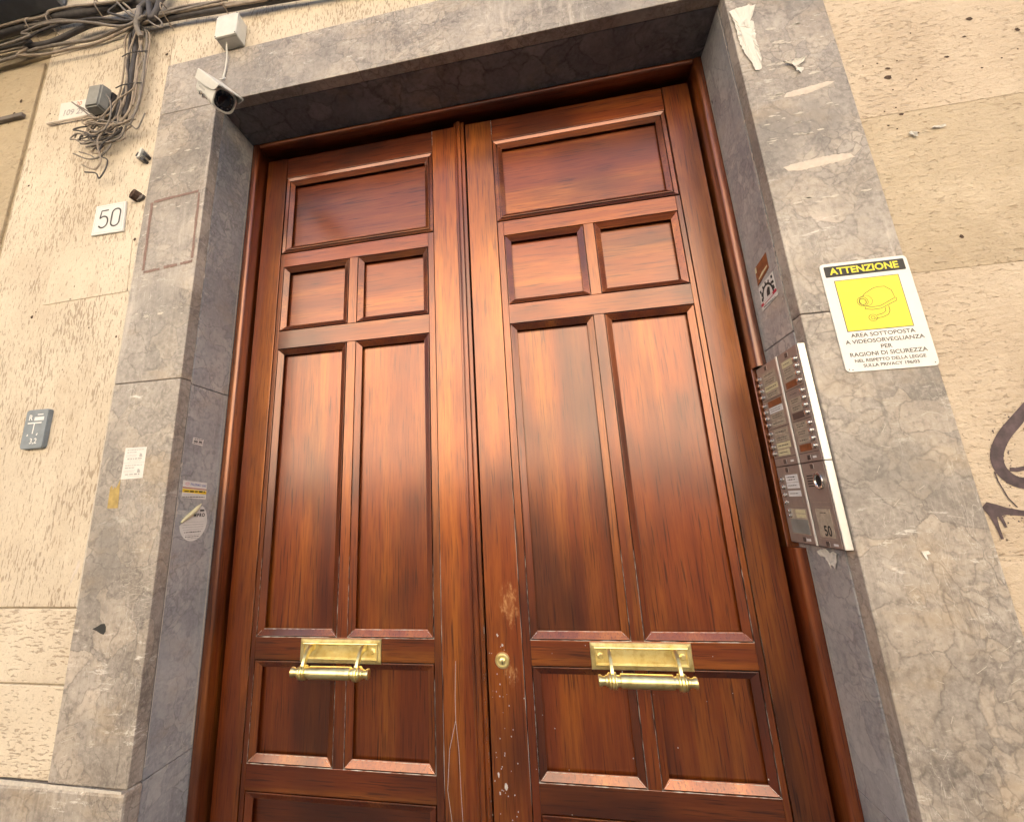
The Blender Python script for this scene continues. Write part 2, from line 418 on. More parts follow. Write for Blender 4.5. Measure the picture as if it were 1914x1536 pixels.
def lathe(bm, o, ax, prof, n=20, mi=0):
    """prof: (distance along axis, radius)"""
    ax = Vector(ax).normalized(); s_ = ax.orthogonal().normalized(); t = ax.cross(s_)
    rings = [[bm.verts.new(Vector(o) + ax*d + s_*r*math.cos(2*PI*k_/n) + t*r*math.sin(2*PI*k_/n)) for k_ in range(n)] for d, r in prof]
    for i in range(len(rings)-1):
        for k_ in range(n):
            f = bm.faces.new((rings[i][k_], rings[i][(k_+1) % n], rings[i+1][(k_+1) % n], rings[i+1][k_])); f.material_index = mi
    for q in (rings[0][::-1], rings[-1]):
        f = bm.faces.new(q); f.material_index = mi
def extrude_profile(bm, prof, z0, z1):
    """closed (x, y) profile extruded along z"""
    a = [bm.verts.new((x, y, z0)) for x, y in prof]; b = [bm.verts.new((x, y, z1)) for x, y in prof]
    n = len(prof)
    for i in range(n): bm.faces.new((a[i], a[(i+1) % n], b[(i+1) % n], b[i]))
    bm.faces.new(a[::-1]); bm.faces.new(b)
def text(name, P, s_, u, v, size, mat, parent, w=.0004, align='CENTER', bold=0.0, sx=1.0, shear=0.0, space=1.0, rot=0.0):
    cu = bpy.data.curves.new(name, 'FONT'); cu.body = s_; cu.size = size; cu.align_x = align; cu.align_y = 'CENTER'
    cu.offset = bold; cu.shear = shear; cu.space_character = space; cu.extrude = 0.0
    cu.resolution_u = 4
    cu.materials.append(MATS[mat])
    ob = bpy.data.objects.new(name, cu); C.objects.link(ob)
    ca, sa = math.cos(rot), math.sin(rot)
    U = P.u*ca + P.v*sa; V = P.v*ca - P.u*sa
    o_ = P(u, v, w) - (wloc(parent) if parent else Vector())
    M = Matrix(((U.x*sx, V.x, P.n.x, o_.x), (U.y*sx, V.y, P.n.y, o_.y), (U.z*sx, V.z, P.n.z, o_.z), (0, 0, 0, 1)))
    if parent: ob.parent = parent
    ob.matrix_local = M
    return ob

CABLES_H =[
(0.007,[(-2.029,-0.055,3.778),(-1.875,-0.055,3.771),(-1.762,-0.055,3.766),(-1.739,-0.055,3.787),(-1.624,-0.055,3.777),(-1.527,-0.055,3.758),(-1.388,-0.055,3.734),(-1.299,-0.055,3.731),(-1.169,-0.055,3.73)]),
(0.007,[(-2.056,-0.04,3.79),(-1.865,-0.04,3.765),(-1.797,-0.04,3.784),(-1.692,-0.04,3.783),(-1.594,-0.04,3.769),(-1.477,-0.04,3.758),(-1.365,-0.04,3.759),(-1.234,-0.04,3.768)]),
(0.02,[(-2.079,-0.03,3.781),(-1.884,-0.03,3.782),(-1.754,-0.03,3.79),(-1.558,-0.03,3.759),(-1.442,-0.03,3.754),(-1.33,-0.03,3.752),(-1.198,-0.03,3.751)]),
(0.006,[(-1.985,-0.06,3.648),(-1.856,-0.06,3.692),(-1.742,-0.06,3.709),(-1.605,-0.06,3.681),(-1.497,-0.06,3.644),(-1.329,-0.06,3.573),(-1.258,-0.06,3.58),(-1.228,-0.06,3.6)]),
(0.006,[(-2.006,-0.05,3.669),(-1.883,-0.05,3.647),(-1.775,-0.05,3.692),(-1.63,-0.05,3.695),(-1.47,-0.05,3.672),(-1.314,-0.05,3.613),(-1.258,-0.05,3.613)]),
(0.006,[(-2.035,-0.03,3.664),(-1.904,-0.03,3.618),(-1.751,-0.03,3.581),(-1.624,-0.03,3.575),(-1.473,-0.03,3.567),(-1.305,-0.03,3.611),(-1.249,-0.03,3.638)]),
(0.008,[(-2.04,-0.02,3.627),(-1.934,-0.02,3.639),(-1.842,-0.02,3.641),(-1.79,-0.02,3.644),(-1.634,-0.02,3.626),(-1.517,-0.02,3.612),(-1.407,-0.02,3.63),(-1.312,-0.02,3.641),(-1.248,-0.02,3.676)]),
(0.011,[(-2.052,-0.025,3.696),(-1.876,-0.025,3.667),(-1.747,-0.025,3.651),(-1.612,-0.025,3.678),(-1.523,-0.025,3.692),(-1.317,-0.025,3.651)]),
(0.006,[(-2.052,-0.04,3.775),(-1.879,-0.04,3.761),(-1.722,-0.04,3.751),(-1.6,-0.04,3.71),(-1.411,-0.04,3.653),(-1.298,-0.04,3.634)]),
(0.012,[(-1.292,-0.02,3.633),(-1.236,-0.02,3.624),(-1.115,-0.02,3.614),(-0.86,-0.02,3.585),(-0.697,-0.02,3.571),(-0.525,-0.02,3.549),(-0.353,-0.02,3.53)]),
(0.006,[(-1.277,-0.035,3.6),(-1.237,-0.035,3.604),(-1.14,-0.035,3.62),(-1.074,-0.035,3.611),(-0.88,-0.035,3.592),(-0.684,-0.035,3.553),(-0.516,-0.035,3.542)]),
(0.005,[(-1.296,-0.04,3.622),(-1.202,-0.04,3.624),(-1.072,-0.04,3.629),(-0.941,-0.04,3.611),(-0.815,-0.04,3.601)]),
(0.012,[(-1.261,-0.045,3.567),(-1.275,-0.045,3.631),(-1.266,-0.045,3.674),(-1.236,-0.045,3.696),(-1.173,-0.045,3.722)]),
(0.004,[(-1.212,-0.05,3.583),(-1.15,-0.05,3.528),(-1.145,-0.05,3.555),(-1.196,-0.05,3.608),(-1.237,-0.05,3.613),(-1.252,-0.05,3.587)]),
(0.005,[(-1.273,-0.05,3.603),(-1.38,-0.05,3.664),(-1.425,-0.05,3.693),(-1.395,-0.05,3.719),(-1.38,-0.05,3.734)]),
(0.005,[(-1.266,-0.05,3.611),(-1.317,-0.05,3.68),(-1.355,-0.05,3.721)]),
(0.005,[(-1.273,-0.055,3.611),(-1.314,-0.055,3.647),(-1.382,-0.055,3.727)]),
]
CABLES_V =[
(0.004,[(-1.317,-0.02,3.617),(-1.35,-0.02,3.573),(-1.331,-0.02,3.435),(-1.324,-0.02,3.29),(-1.345,-0.02,3.192),(-1.38,-0.02,3.173)]),
(0.011,[(-1.303,-0.018,3.623),(-1.304,-0.018,3.57),(-1.288,-0.018,3.462),(-1.285,-0.018,3.318),(-1.281,-0.018,3.152)]),
(0.005,[(-1.276,-0.03,3.599),(-1.252,-0.03,3.54),(-1.255,-0.03,3.423),(-1.246,-0.03,3.28),(-1.246,-0.03,3.171),(-1.28,-0.03,3.113)]),
(0.005,[(-1.271,-0.028,3.6),(-1.235,-0.028,3.545),(-1.22,-0.028,3.416),(-1.217,-0.028,3.289),(-1.217,-0.028,3.16),(-1.256,-0.028,3.109)]),
(0.004,[(-1.275,-0.032,3.589),(-1.254,-0.032,3.486),(-1.228,-0.032,3.414),(-1.242,-0.032,3.36),(-1.231,-0.032,3.26),(-1.232,-0.032,3.179)]),
(0.004,[(-1.268,-0.024,3.597),(-1.223,-0.024,3.539),(-1.214,-0.024,3.398),(-1.21,-0.024,3.257),(-1.217,-0.024,3.171)]),
(0.006,[(-1.311,-0.016,3.621),(-1.332,-0.016,3.581),(-1.318,-0.016,3.451),(-1.305,-0.016,3.325),(-1.322,-0.016,3.218),(-1.32,-0.016,3.143)]),
(0.004,[(-1.278,-0.034,3.579),(-1.29,-0.034,3.516),(-1.304,-0.034,3.41),(-1.283,-0.034,3.326),(-1.275,-0.034,3.214),(-1.293,-0.034,3.138)]),
(0.004,[(-1.274,-0.03,3.591),(-1.247,-0.03,3.472),(-1.214,-0.03,3.355),(-1.209,-0.03,3.216),(-1.221,-0.03,3.139)]),
]
CABLES_T =[
(0.0035,[(-1.218,-0.05,3.292),(-1.223,-0.05,3.239),(-1.288,-0.05,3.203),(-1.33,-0.05,3.153),(-1.346,-0.05,3.133)]),
(0.0035,[(-1.516,-0.045,3.252),(-1.45,-0.045,3.196),(-1.392,-0.045,3.146),(-1.32,-0.045,3.114),(-1.258,-0.045,3.089),(-1.219,-0.045,3.074),(-1.207,-0.045,3.089),(-1.197,-0.045,3.139)]),
(0.0035,[(-1.203,-0.05,3.094),(-1.256,-0.05,3.08),(-1.324,-0.05,3.096),(-1.386,-0.05,3.119),(-1.421,-0.05,3.118),(-1.434,-0.05,3.136),(-1.409,-0.05,3.142),(-1.361,-0.05,3.134)]),
(0.0035,[(-1.41,-0.04,3.116),(-1.458,-0.04,3.121),(-1.486,-0.04,3.116),(-1.461,-0.04,3.107),(-1.415,-0.04,3.085),(-1.387,-0.04,3.064),(-1.334,-0.04,3.058),(-1.274,-0.04,3.068)]),
(0.0035,[(-1.24,-0.035,3.083),(-1.25,-0.035,3.062),(-1.259,-0.035,3.035),(-1.3,-0.035,3.026),(-1.351,-0.035,3.026),(-1.414,-0.035,3.025)]),
(0.0035,[(-1.282,-0.05,3.095),(-1.313,-0.05,3.067),(-1.341,-0.05,3.036),(-1.335,-0.05,2.994),(-1.319,-0.05,2.957),(-1.307,-0.05,2.924),(-1.323,-0.05,2.894),(-1.359,-0.05,2.906),(-1.391,-0.05,2.927)]),
(0.0035,[(-1.475,-0.03,3.011),(-1.416,-0.03,2.978),(-1.373,-0.03,2.966),(-1.337,-0.03,2.973),(-1.307,-0.03,3.007),(-1.307,-0.03,3.033)]),
(0.0035,[(-1.314,-0.04,3.13),(-1.33,-0.04,3.11),(-1.349,-0.04,3.091),(-1.374,-0.04,3.085),(-1.407,-0.04,3.104),(-1.393,-0.04,3.119),(-1.35,-0.04,3.109),(-1.335,-0.04,3.091),(-1.371,-0.04,3.069),(-1.409,-0.04,3.084),(-1.419,-0.04,3.107),(-1.399,-0.04,3.12)]),
(0.0035,[(-1.46,-0.03,3.072),(-1.457,-0.03,3.089),(-1.434,-0.03,3.09),(-1.398,-0.03,3.059),(-1.41,-0.03,3.046),(-1.449,-0.03,3.052),(-1.367,-0.03,3.049),(-1.283,-0.03,3.06),(-1.266,-0.03,3.088)]),
(0.0035,[(-1.337,-0.055,3.234),(-1.313,-0.055,3.198),(-1.299,-0.055,3.141),(-1.301,-0.055,3.094),(-1.322,-0.055,3.058),(-1.37,-0.055,3.069)]),
(0.0035,[(-1.304,-0.02,3.106),(-1.339,-0.02,3.079),(-1.366,-0.02,3.055),(-1.397,-0.02,3.021),(-1.4,-0.02,3.01),(-1.369,-0.02,3.0),(-1.345,-0.02,3.024)]),
(0.0035,[(-1.39,-0.025,3.246),(-1.369,-0.025,3.201),(-1.372,-0.025,3.159),(-1.397,-0.025,3.134),(-1.429,-0.025,3.094),(-1.41,-0.025,3.06),(-1.359,-0.025,3.067),(-1.326,-0.025,3.1),(-1.284,-0.025,3.109)]),
(0.0035,[(-1.401,-0.02,3.183),(-1.427,-0.02,3.137),(-1.409,-0.02,3.082),(-1.359,-0.02,3.095),(-1.342,-0.02,3.127),(-1.309,-0.02,3.165)]),
(0.005,[(-1.286,-0.015,3.107),(-1.322,-0.015,3.098),(-1.364,-0.015,3.089),(-1.382,-0.015,3.093)]),
]
# ================================================================== ground and street
bm = nb_(); box(bm, -60, 60, -90, -2.2, -.32, -.12); struct(link('road', bm, 'asphalt', loc=(0, -10, -.12)))
for i in range(9):
    pass
pv = bpy.data.objects.new('pavement', None); C.objects.link(pv); pv['kind'] = 'structure'
nslab = 0
for i in range(-6, 7):
    for j in range(3):
        x0 = i*.8 + (.4 if j % 2 else 0); bm = nb_()
        box(bm, x0+.003, x0+.797, -2.2+j*.735+.003, -2.2+(j+1)*.735-.003, -.14, 0, .004); link('paving_slab', bm, 'pavement_stone', pv)
bm = nb_(); box(bm, -.885, .882, .0055, .60, -.14, .03, .004); struct(link('threshold', bm, 'pavement_stone'))
# the house across the street: its sunlit front is what the varnish mirrors and what lights the doorway
far = thing('opposite_house', 'sunlit plastered house on the other side of the street', 'building', (0, -12, 0)); far['kind'] = 'structure'
bm = nb_(); box(bm, -22, 22, -22, -12, -.12, 9.9); link('wall', bm, 'far_plaster', far)
bm = nb_(); box(bm, -22.2, 22.2, -22, -11.75, 9.902, 10.15); link('cornice', bm, 'far_plaster', far)
bm = nb_(); box(bm, -22, 22, -12.0, -11.94, -.12, 2.60); link('added_dark_base', bm, 'base_dark', far)  # dark base added to the house so the low varnish mirrors less brightness
for i in range(-7, 8):
    for z0, z1 in ((4.4, 6.0), (7.4, 9.0)):
        bm = nb_(); box(bm, i*2.9-.55, i*2.9+.55, -12.0, -11.93, z0, z1, .01); link('shutter', bm, 'shutter_green', far)
bm = nb_(); box(bm, -22, 22, -11.998, -10.6, -.119, 0); struct(link('far_pavement', bm, 'pavement_stone'))
# the rest of the building that carries the doorway (it keeps the sun off this side of the street)
own = thing('own_building', 'tall cream plastered building that carries the doorway', 'building', (0, 4, 0)); own['kind'] = 'structure'
bm = nb_(); box(bm, -18, 18, 4.05, 12, -.12, 12.2); link('body', bm, 'rough_plaster', own)
bm = nb_(); box(bm, -18, 18, .350, 4.048, 4.25, 12.19); link('upper_floors', bm, 'rough_plaster', own)
bm = nb_(); box(bm, -3.9, 3.9, .008, .348, 5.202, 12.18); link('upper_front', bm, 'rough_plaster', own)
for x0, x1 in ((-18, -3.902), (3.902, 18)):
    bm = nb_(); box(bm, x0, x1, .008, 4.047, -.11, 12.18); link('side_front', bm, 'rough_plaster', own)

# dark box added behind the doors to keep light out of the gaps
backing = nb_(); box(backing, -2.5, 2.5, .352, 4.0, -.1, 4.2); struct(link('dark_backing', backing, 'backing_dark'))

# ================================================================== facade
fac = thing('facade_wall', 'cream plastered street wall of large blocks around the stone doorway', 'wall', (0, .006, 0))
Z1, Z2, ZP, ZL = 1.389, 1.190, .962, 3.617
def blk(x0, x1, z0, z1, mat, y=.006, g=.0022, bev=.003):
    b = nb_(); box(b, x0+g, x1-g, y, .345, z0+g, z1-g, bev, 2); return link('plaster_block', b, mat, fac)
XL, XR = -1.141, 1.1445
XG = -1.792
blk(XG+.012, XL+.0015, Z1, ZL-.0, 'pitted_plaster'); blk(XG+.012, XL+.0015, Z2, Z1, 'combed_plaster'); blk(XG+.012, XL+.0015, ZP, Z2, 'combed_plaster')
blk(-2.7, XG-.012, 2.70, 3.600, 'dusty_plaster', .007); blk(-2.7, XG-.012, Z1, 2.70, 'pitted_plaster'); blk(-2.7, XG-.012, ZP, Z1, 'combed_plaster')
blk(-3.9, -2.7, ZP, 3.600, 'pitted_plaster')
blk(-3.9, XG+.012, 3.628, 5.2, 'dusty_plaster', .004)
blk(XG+.012, XL+.0015, ZL, 5.2, 'pitted_plaster'); 
blk(XL+.0015, .40, 3.394, 5.2, 'pitted_plaster', .0062, .0003, .0006); blk(.40, XR-.0015, 3.394, 5.2, 'rough_plaster')
for z0, z1, m in ((ZP, 1.489, 'rough_plaster'), (1.489, 2.141, 'rough_plaster'), (2.141, 2.604, 'rough_plaster_dark'), (2.604, 3.35, 'rough_plaster'), (3.35, 5.2, 'rough_plaster')):
    blk(XR-.0015, 2.35, z0, z1, m, .006 if m == 'rough_plaster' else .0062, .0002, .0012); blk(2.35, 3.9, z0, z1, 'rough_plaster', .006, .0015, .002)
# recess body behind the joints
for x0, x1, z0, z1 in ((-3.9, XL+.0015, ZP, 5.2), (XR-.0015, 3.9, ZP, 5.2), (XL+.0015, XR-.0015, 3.394, 5.2)):
    b = nb_(); box(b, x0+.004, x1-.004, .018, .344, z0+.004, z1-.004); link('render_coat', b, 'dusty_plaster', fac)
# trace of a removed plaque: thin patch of smoother plaster
b = nb_(); sheet(b, WALL, [(-1.513, 2.394), (-1.158, 2.401), (-1.172, 2.608), (-1.33, 2.612), (-1.508, 2.606)], -.002, .0022); link('plaque_patch', b, 'pitted_plaster', fac)
# screw holes and pock marks
def hole(P, u, v, r, parent, elong=1.0, mat='pit_brown'):
    b = nb_(); p = disc(u, v, r*elong, r, 11, .28)
    top = [b.verts.new(P(x, y, .0009)) for x, y in p]
    mid = [b.verts.new(P(u+(x-u)*.72, v+(y-v)*.72, .0005)) for x, y in p]
    for i in range(11): b.faces.new((top[i], top[(i+1) % 11], mid[(i+1) % 11], mid[i]))
    b.faces.new(mid)
    return link('hole', b, mat, parent)
for u, v, r in ((-1.163, 2.608, .008), (-1.499, 2.603, .007), (-1.499, 2.406, .011), (-1.163, 2.409, .008), (-1.553, 2.352, .008), (-1.54, 2.37, .004),
                (-1.159, 3.462, .009), (-1.171, 2.235, .005), (-1.70, 3.29, .005), (-1.72, 2.94, .006), (-1.33, 2.93, .003), (-1.88, 3.40, .010), (-1.90, 3.34, .008), (-1.93, 3.08, .013)):
    hole(WALL, u, v, r*.8, fac)
for u, v, r, e in ((1.238, 2.723, .013, 1.2), (1.245, 2.752, .006, 2.2), (1.277, 2.222, .010, 1.0), (1.467, 2.866, .010, 1.4), (1.558, 2.801, .010, 1.0), (1.19, 2.775, .004, 1), (1.225, 2.775, .004, 1),
                (1.272, 2.772, .004, 1), (1.205, 2.615, .004, 1), (1.233, 2.622, .004, 1), (1.24, 2.598, .006, 2.0), (1.203, 2.57, .004, 1.5), (1.22, 2.555, .004, 1), (1.262, 2.533, .005, 1.2), (1.30, 2.70, .004, 1),
                (1.385, 2.755, .006, 1.6), (1.44, 2.81, .005, 2), (1.50, 2.72, .004, 1), (1.24, 2.68, .004, 1), (1.325, 2.855, .004, 1), (1.205, 2.20, .003, 1), (1.45, 2.70, .004, 1.4)):
    hole(WALL if not 2.141 < v < 2.604 else Plane((0, .0062, 0), (1, 0, 0), (0, 0, 1), (0, -1, 0)), u, v, r*.55, fac, e)
# graffiti strokes sprayed on the right
gr = nb_()
ribbon(gr, WALL, [(p.x, p.y) for p in smooth_path([(1.40, 1.93, 0), (1.33, 1.842, 0), (1.27, 1.780, 0), (1.222, 1.732, 0), (1.199, 1.690, 0), (1.203, 1.655, 0), (1.23, 1.634, 0), (1.28, 1.640, 0), (1.34, 1.67, 0)], 6)], [.012+.012*min(1, i/14) for i in range(60)], 0, .0012)
ribbon(gr, WALL, [(1.215, 1.664), (1.226, 1.662), (1.26, 1.668), (1.30, 1.69)], .009, 0, .0014)
ribbon(gr, WALL, [(1.1475, 1.578), (1.156, 1.582), (1.168, 1.580), (1.185, 1.578), (1.21, 1.573), (1.25, 1.566), (1.32, 1.55)], [.020, .032, .026, .015, .012, .012, .012], 0, .0013)
ribbon(gr, WALL, [(1.158, 1.572), (1.160, 1.548), (1.162, 1.522)], [.014, .007, .005], 0, .0015)
ribbon(gr, WALL, [(1.170, 1.570), (1.173, 1.556), (1.175, 1.545)], [.008, .006, .004], 0, .0017)
ribbon(gr, WALL, [(1.186, 1.66), (1.187, 1.64), (1.195, 1.605), (1.206, 1.585)], .0025, 0, .0016)
core = [(1.33, 1.842), (1.27, 1.780), (1.222, 1.732), (1.199, 1.690), (1.203, 1.655), (1.23, 1.634), (1.28, 1.640), (1.16, 1.575), (1.2, 1.572), (1.25, 1.566)]
for i in range(420):   # overspray
    j = rnd.randrange(len(core)-1)
    if j == 6: continue
    t = rnd.random(); u = core[j][0]+(core[j+1][0]-core[j][0])*t + rnd.gauss(0, .0105); v = core[j][1]+(core[j+1][1]-core[j][1])*t + rnd.gauss(0, .0105)
    if u < 1.1475: continue
    q = [gr.verts.new(WALL(x, y, .0009)) for x, y in disc(u, v, rnd.uniform(.0005, .0019), None, 6, .4)]; gr.faces.new(q)
link('graffiti', gr, 'graffiti_ink', fac)['label'] = 'dark purple sprayed graffiti loop with drips beside the right stone jamb'

# ================================================================== stone doorway
SI, SOL, SOR, ST, LT = .8872, -1.1395, 1.143, 3.1465, 3.3925
sur = thing('stone_doorway', 'grey veined marble door surround framing the tall wooden double door', 'door surround', (0, 0, 0))
def slab(name, x0, x1, y0, y1, z0, z1, mat, g=.0008, bev=.0025):
    b = nb_(); box(b, x0+g, x1-g, y0, y1, z0+g, z1-g, bev, 2); return link(name, b, mat, sur)
J1 = 2.062; PL = .962
slab('lintel_slab', SOL, SOR, 0, .043, ST, LT, 'grey_marble')
slab('jamb_slab', SOL, -SI-.0006, 0, .043, J1, ST, 'grey_marble'); slab('jamb_slab', SOL, -SI-.0006, 0, .043, PL, J1, 'grey_marble')
slab('jamb_slab', SI-.001, SOR, 0, .043, J1, ST, 'grey_marble'); slab('jamb_slab', SI-.001, SOR, 0, .043, PL, J1, 'grey_marble')
# linings of the opening
slab('soffit_slab', -SI-.05, SI+.05, .0455, .344, ST+.0015, ST+.06, 'soffit_marble_shaded')
for s_ in (-1, 1):
    xa, xb = (-.99, -SI-.0015) if s_ < 0 else (SI-.0015, .99)
    for z0, z1 in ((2.053 if s_ < 0 else 2.036, ST+.001), (PL-.004, 2.053 if s_ < 0 else 2.036), (.03, PL-.004)):
        slab('reveal_slab', xa, xb, .0455, .344, z0, z1, 'polished_marble')
# base course
for x0, x1 in ((-2.0, -SI+.006), (-3.9, -2.0), (SI-.006, 2.0), (2.0, 3.9)):
    slab('plinth_slab', x0, x1, -.014, .043, 0, PL, 'grey_marble', .001, .008)
slab('plinth_back', -3.9, -.99, .045, .344, 0, PL, 'grey_marble'); slab('plinth_back', .99, 3.9, .045, .344, 0, PL, 'grey_marble')
slab('stone_backing', -1.139, -.992, .0455, .344, PL+.002, ST, 'grey_marble'); slab('stone_backing', .992, 1.1425, .0455, .344, PL+.002, ST, 'grey_marble')
slab('stone_backing', -1.139, 1.142, .0455, .344, ST+.062, LT, 'grey_marble')
# mortar lines that stand out pale along the edges
mo = nb_()
ribbon(mo, FRONT, [(-1.139, 1.392), (-1.139, 1.9), (-1.138, 2.6)], [.004, .002, .003], None, .0006)
ribbon(mo, FRONT, [(-1.60, .966), (-1.29, .9665), (-1.02, .964), (-.89, .9635)], [.010, .012, .009, .006], None, .0145)
def speck(P, pts_, w=.0006):
    q = [mo.verts.new(P(u, v, w)) for u, v in pts_]
    try: mo.faces.new(q)
    except ValueError: pass
for i in range(26):   # paint flakes near the right reveal edge
    u = -.043 + rnd.gauss(0, .006); v = rnd.uniform(2.05, 2.98)
    speck(RREV, disc(u, v, rnd.uniform(.0015, .004), rnd.uniform(.003, .014), 6, .4))
for i in range(8):
    speck(RREV, disc(rnd.uniform(-.16, -.06), rnd.uniform(2.3, 3.0), .002, rnd.uniform(.003, .007), 6, .4))
for i in range(16):
    speck(LREV, disc(.044 + rnd.gauss(0, .004), rnd.uniform(1.6, 2.6), rnd.uniform(.001, .003), rnd.uniform(.003, .012), 6, .4))
for i in range(120):   # old paste and scraped poster remains, mostly in level strokes
    if i < 85: u, v = rnd.uniform(.905, 1.115), rnd.choice((2.32, 2.38, 2.58, 2.63, 2.66, 2.72, 2.80, 2.84, 2.90, 2.96)) + rnd.gauss(0, .008)
    else: u, v = rnd.uniform(-1.10, -.91), rnd.choice((2.30, 2.445, 2.44, 2.72, 2.86, 2.95)) + rnd.gauss(0, .006)
    rr_ = rnd.uniform(.002, .014)
    speck(FRONT, disc(u, v, rr_, rr_*rnd.uniform(.12, .35), 11, .55), .0006)
ribbon(mo, RREV, [(-.0445, 2.04), (-.0443, 2.5), (-.0446, 3.13)], [.003, .002, .004], None, .0005)
ribbon(mo, LREV, [(.0445, .99), (.0443, 1.5), (.0446, 2.04)], [.002, .003, .001], None, .0005)
ribbon(mo, LREV, [(.205, .97), (.204, 1.5), (.2055, 2.2), (.205, 3.0)], [.006, .004, .003, .003], None, .0005)
ribbon(mo, RREV, [(-.205, .97), (-.204, 1.48)], [.004, .003], None, .0005)
ribbon(mo, RREV, [(-.2055, 2.02), (-.205, 3.0)], [.003, .003], None, .0005)
for i in range(70):   # scratches low on the left jamb
    u = rnd.uniform(-1.0, -.90); v = rnd.gauss(1.43, .06); a = rnd.uniform(-.5, .9); l = rnd.uniform(.008, .03)
    ribbon(mo, FRONT, [(u, v), (min(u+l*math.cos(a), -.892), v+l*math.sin(a)*.5)], .0007, None, .0006)
for i in range(22):
    u = rnd.uniform(-1.12, -1.08); v = rnd.uniform(1.0, 1.12); l = rnd.uniform(.01, .03)
    ribbon(mo, FRONT, [(u, v), (u+l, v+l*.35)], .0008, None, .0006)
for i in range(40):
    u = rnd.uniform(.93, 1.12); v = rnd.uniform(1.1, 1.8); a = rnd.uniform(-1.2, 1.2); l = rnd.uniform(.005, .025)
    ribbon(mo, FRONT, [(u, v), (u+l*math.cos(a), v+l*math.sin(a))], .0008, None, .0006)
stuff(link('mortar_and_scratches', mo, 'mortar', sur))
# glue outline left by a removed plaque
gl = nb_()
def rough_line(pts, wid, n=12):
    out = []; ws = []
    for i in range(len(pts)-1):
        for k_ in range(n):
            t = k_/n; out.append((pts[i][0]+(pts[i+1][0]-pts[i][0])*t+rnd.uniform(-.001, .001), pts[i][1]+(pts[i+1][1]-pts[i][1])*t+rnd.uniform(-.001, .001))); ws.append(wid*rnd.uniform(.6, 1.15))
    out.append(pts[-1]); ws.append(wid); ribbon(gl, FRONT, out, ws, None, .0012)
rough_line([(-1.098, 2.748), (-.915, 2.760)], .011); rough_line([(-1.106, 2.745), (-1.098, 2.47)], .011); rough_line([(-.911, 2.752), (-.905, 2.49)], .010)
rough_line([(-1.094, 2.462), (-1.03, 2.467)], .010); rough_line([(-1.015, 2.47), (-.962, 2.474)], .012); rough_line([(-.95, 2.474), (-.902, 2.478)], .010)
ol = link('glue_outline', gl, 'old_glue', sur); ol['label'] = 'brownish square glue outline on the left jamb'
b = nb_(); p = [(-1.072, 1.336), (-1.058, 1.342), (-1.045, 1.349), (-1.034, 1.350), (-1.028, 1.342), (-1.027, 1.330), (-1.032, 1.322), (-1.043, 1.325), (-1.056, 1.331)]
sheet(b, FRONT, p, 0, .0012); tag(link('black_smudge', b, 'ink_black'), 'small black triangular blotch low on the left stone jamb', 'smudge')

# ================================================================== wooden door frame
fr = thing('door_frame', 'rounded dark varnished wooden frame lining the stone opening', 'door frame', (0, .2075, .03))
prof = [(.8865, .343), (.8865, .2115), (.8855, .2090), (.8830, .2078), (.8700, .2082), (.8650, .2098), (.8610, .2132), (.8588, .2185), (.8578, .226), (.857, .240), (.857, .343)]
flat = [(.8865, .343), (.8865, .2435), (.859, .2435), (.857, .2455), (.857, .343)]
b = nb_(); extrude_profile(b, [(-x, y) for x, y in prof], .03, 3.1455); link('jamb', b, 'varnished_wood', fr, True)
b = nb_(); extrude_profile(b, prof, 1.995, 3.1455); link('jamb', b, 'varnished_wood', fr, True)
b = nb_(); extrude_profile(b, prof, .03, 1.492); link('jamb', b, 'varnished_wood', fr, True)
b = nb_(); extrude_profile(b, flat, 1.4925, 1.9945); link('jamb', b, 'varnished_wood', fr, True)
b = nb_(); hp = [((z - .8865)*.58 + 3.1455, y) for z, y in prof]
a_ = [b.verts.new((-.8565, y, z)) for z, y in hp]; c_ = [b.verts.new((.8565, y, z)) for z, y in hp]
for i in range(len(hp)): b.faces.new((a_[i], a_[(i+1) % len(hp)], c_[(i+1) % len(hp)], c_[i]))
b.faces.new(a_); b.faces.new(c_[::-1]); link('head', b, 'varnished_wood_across', fr, True)

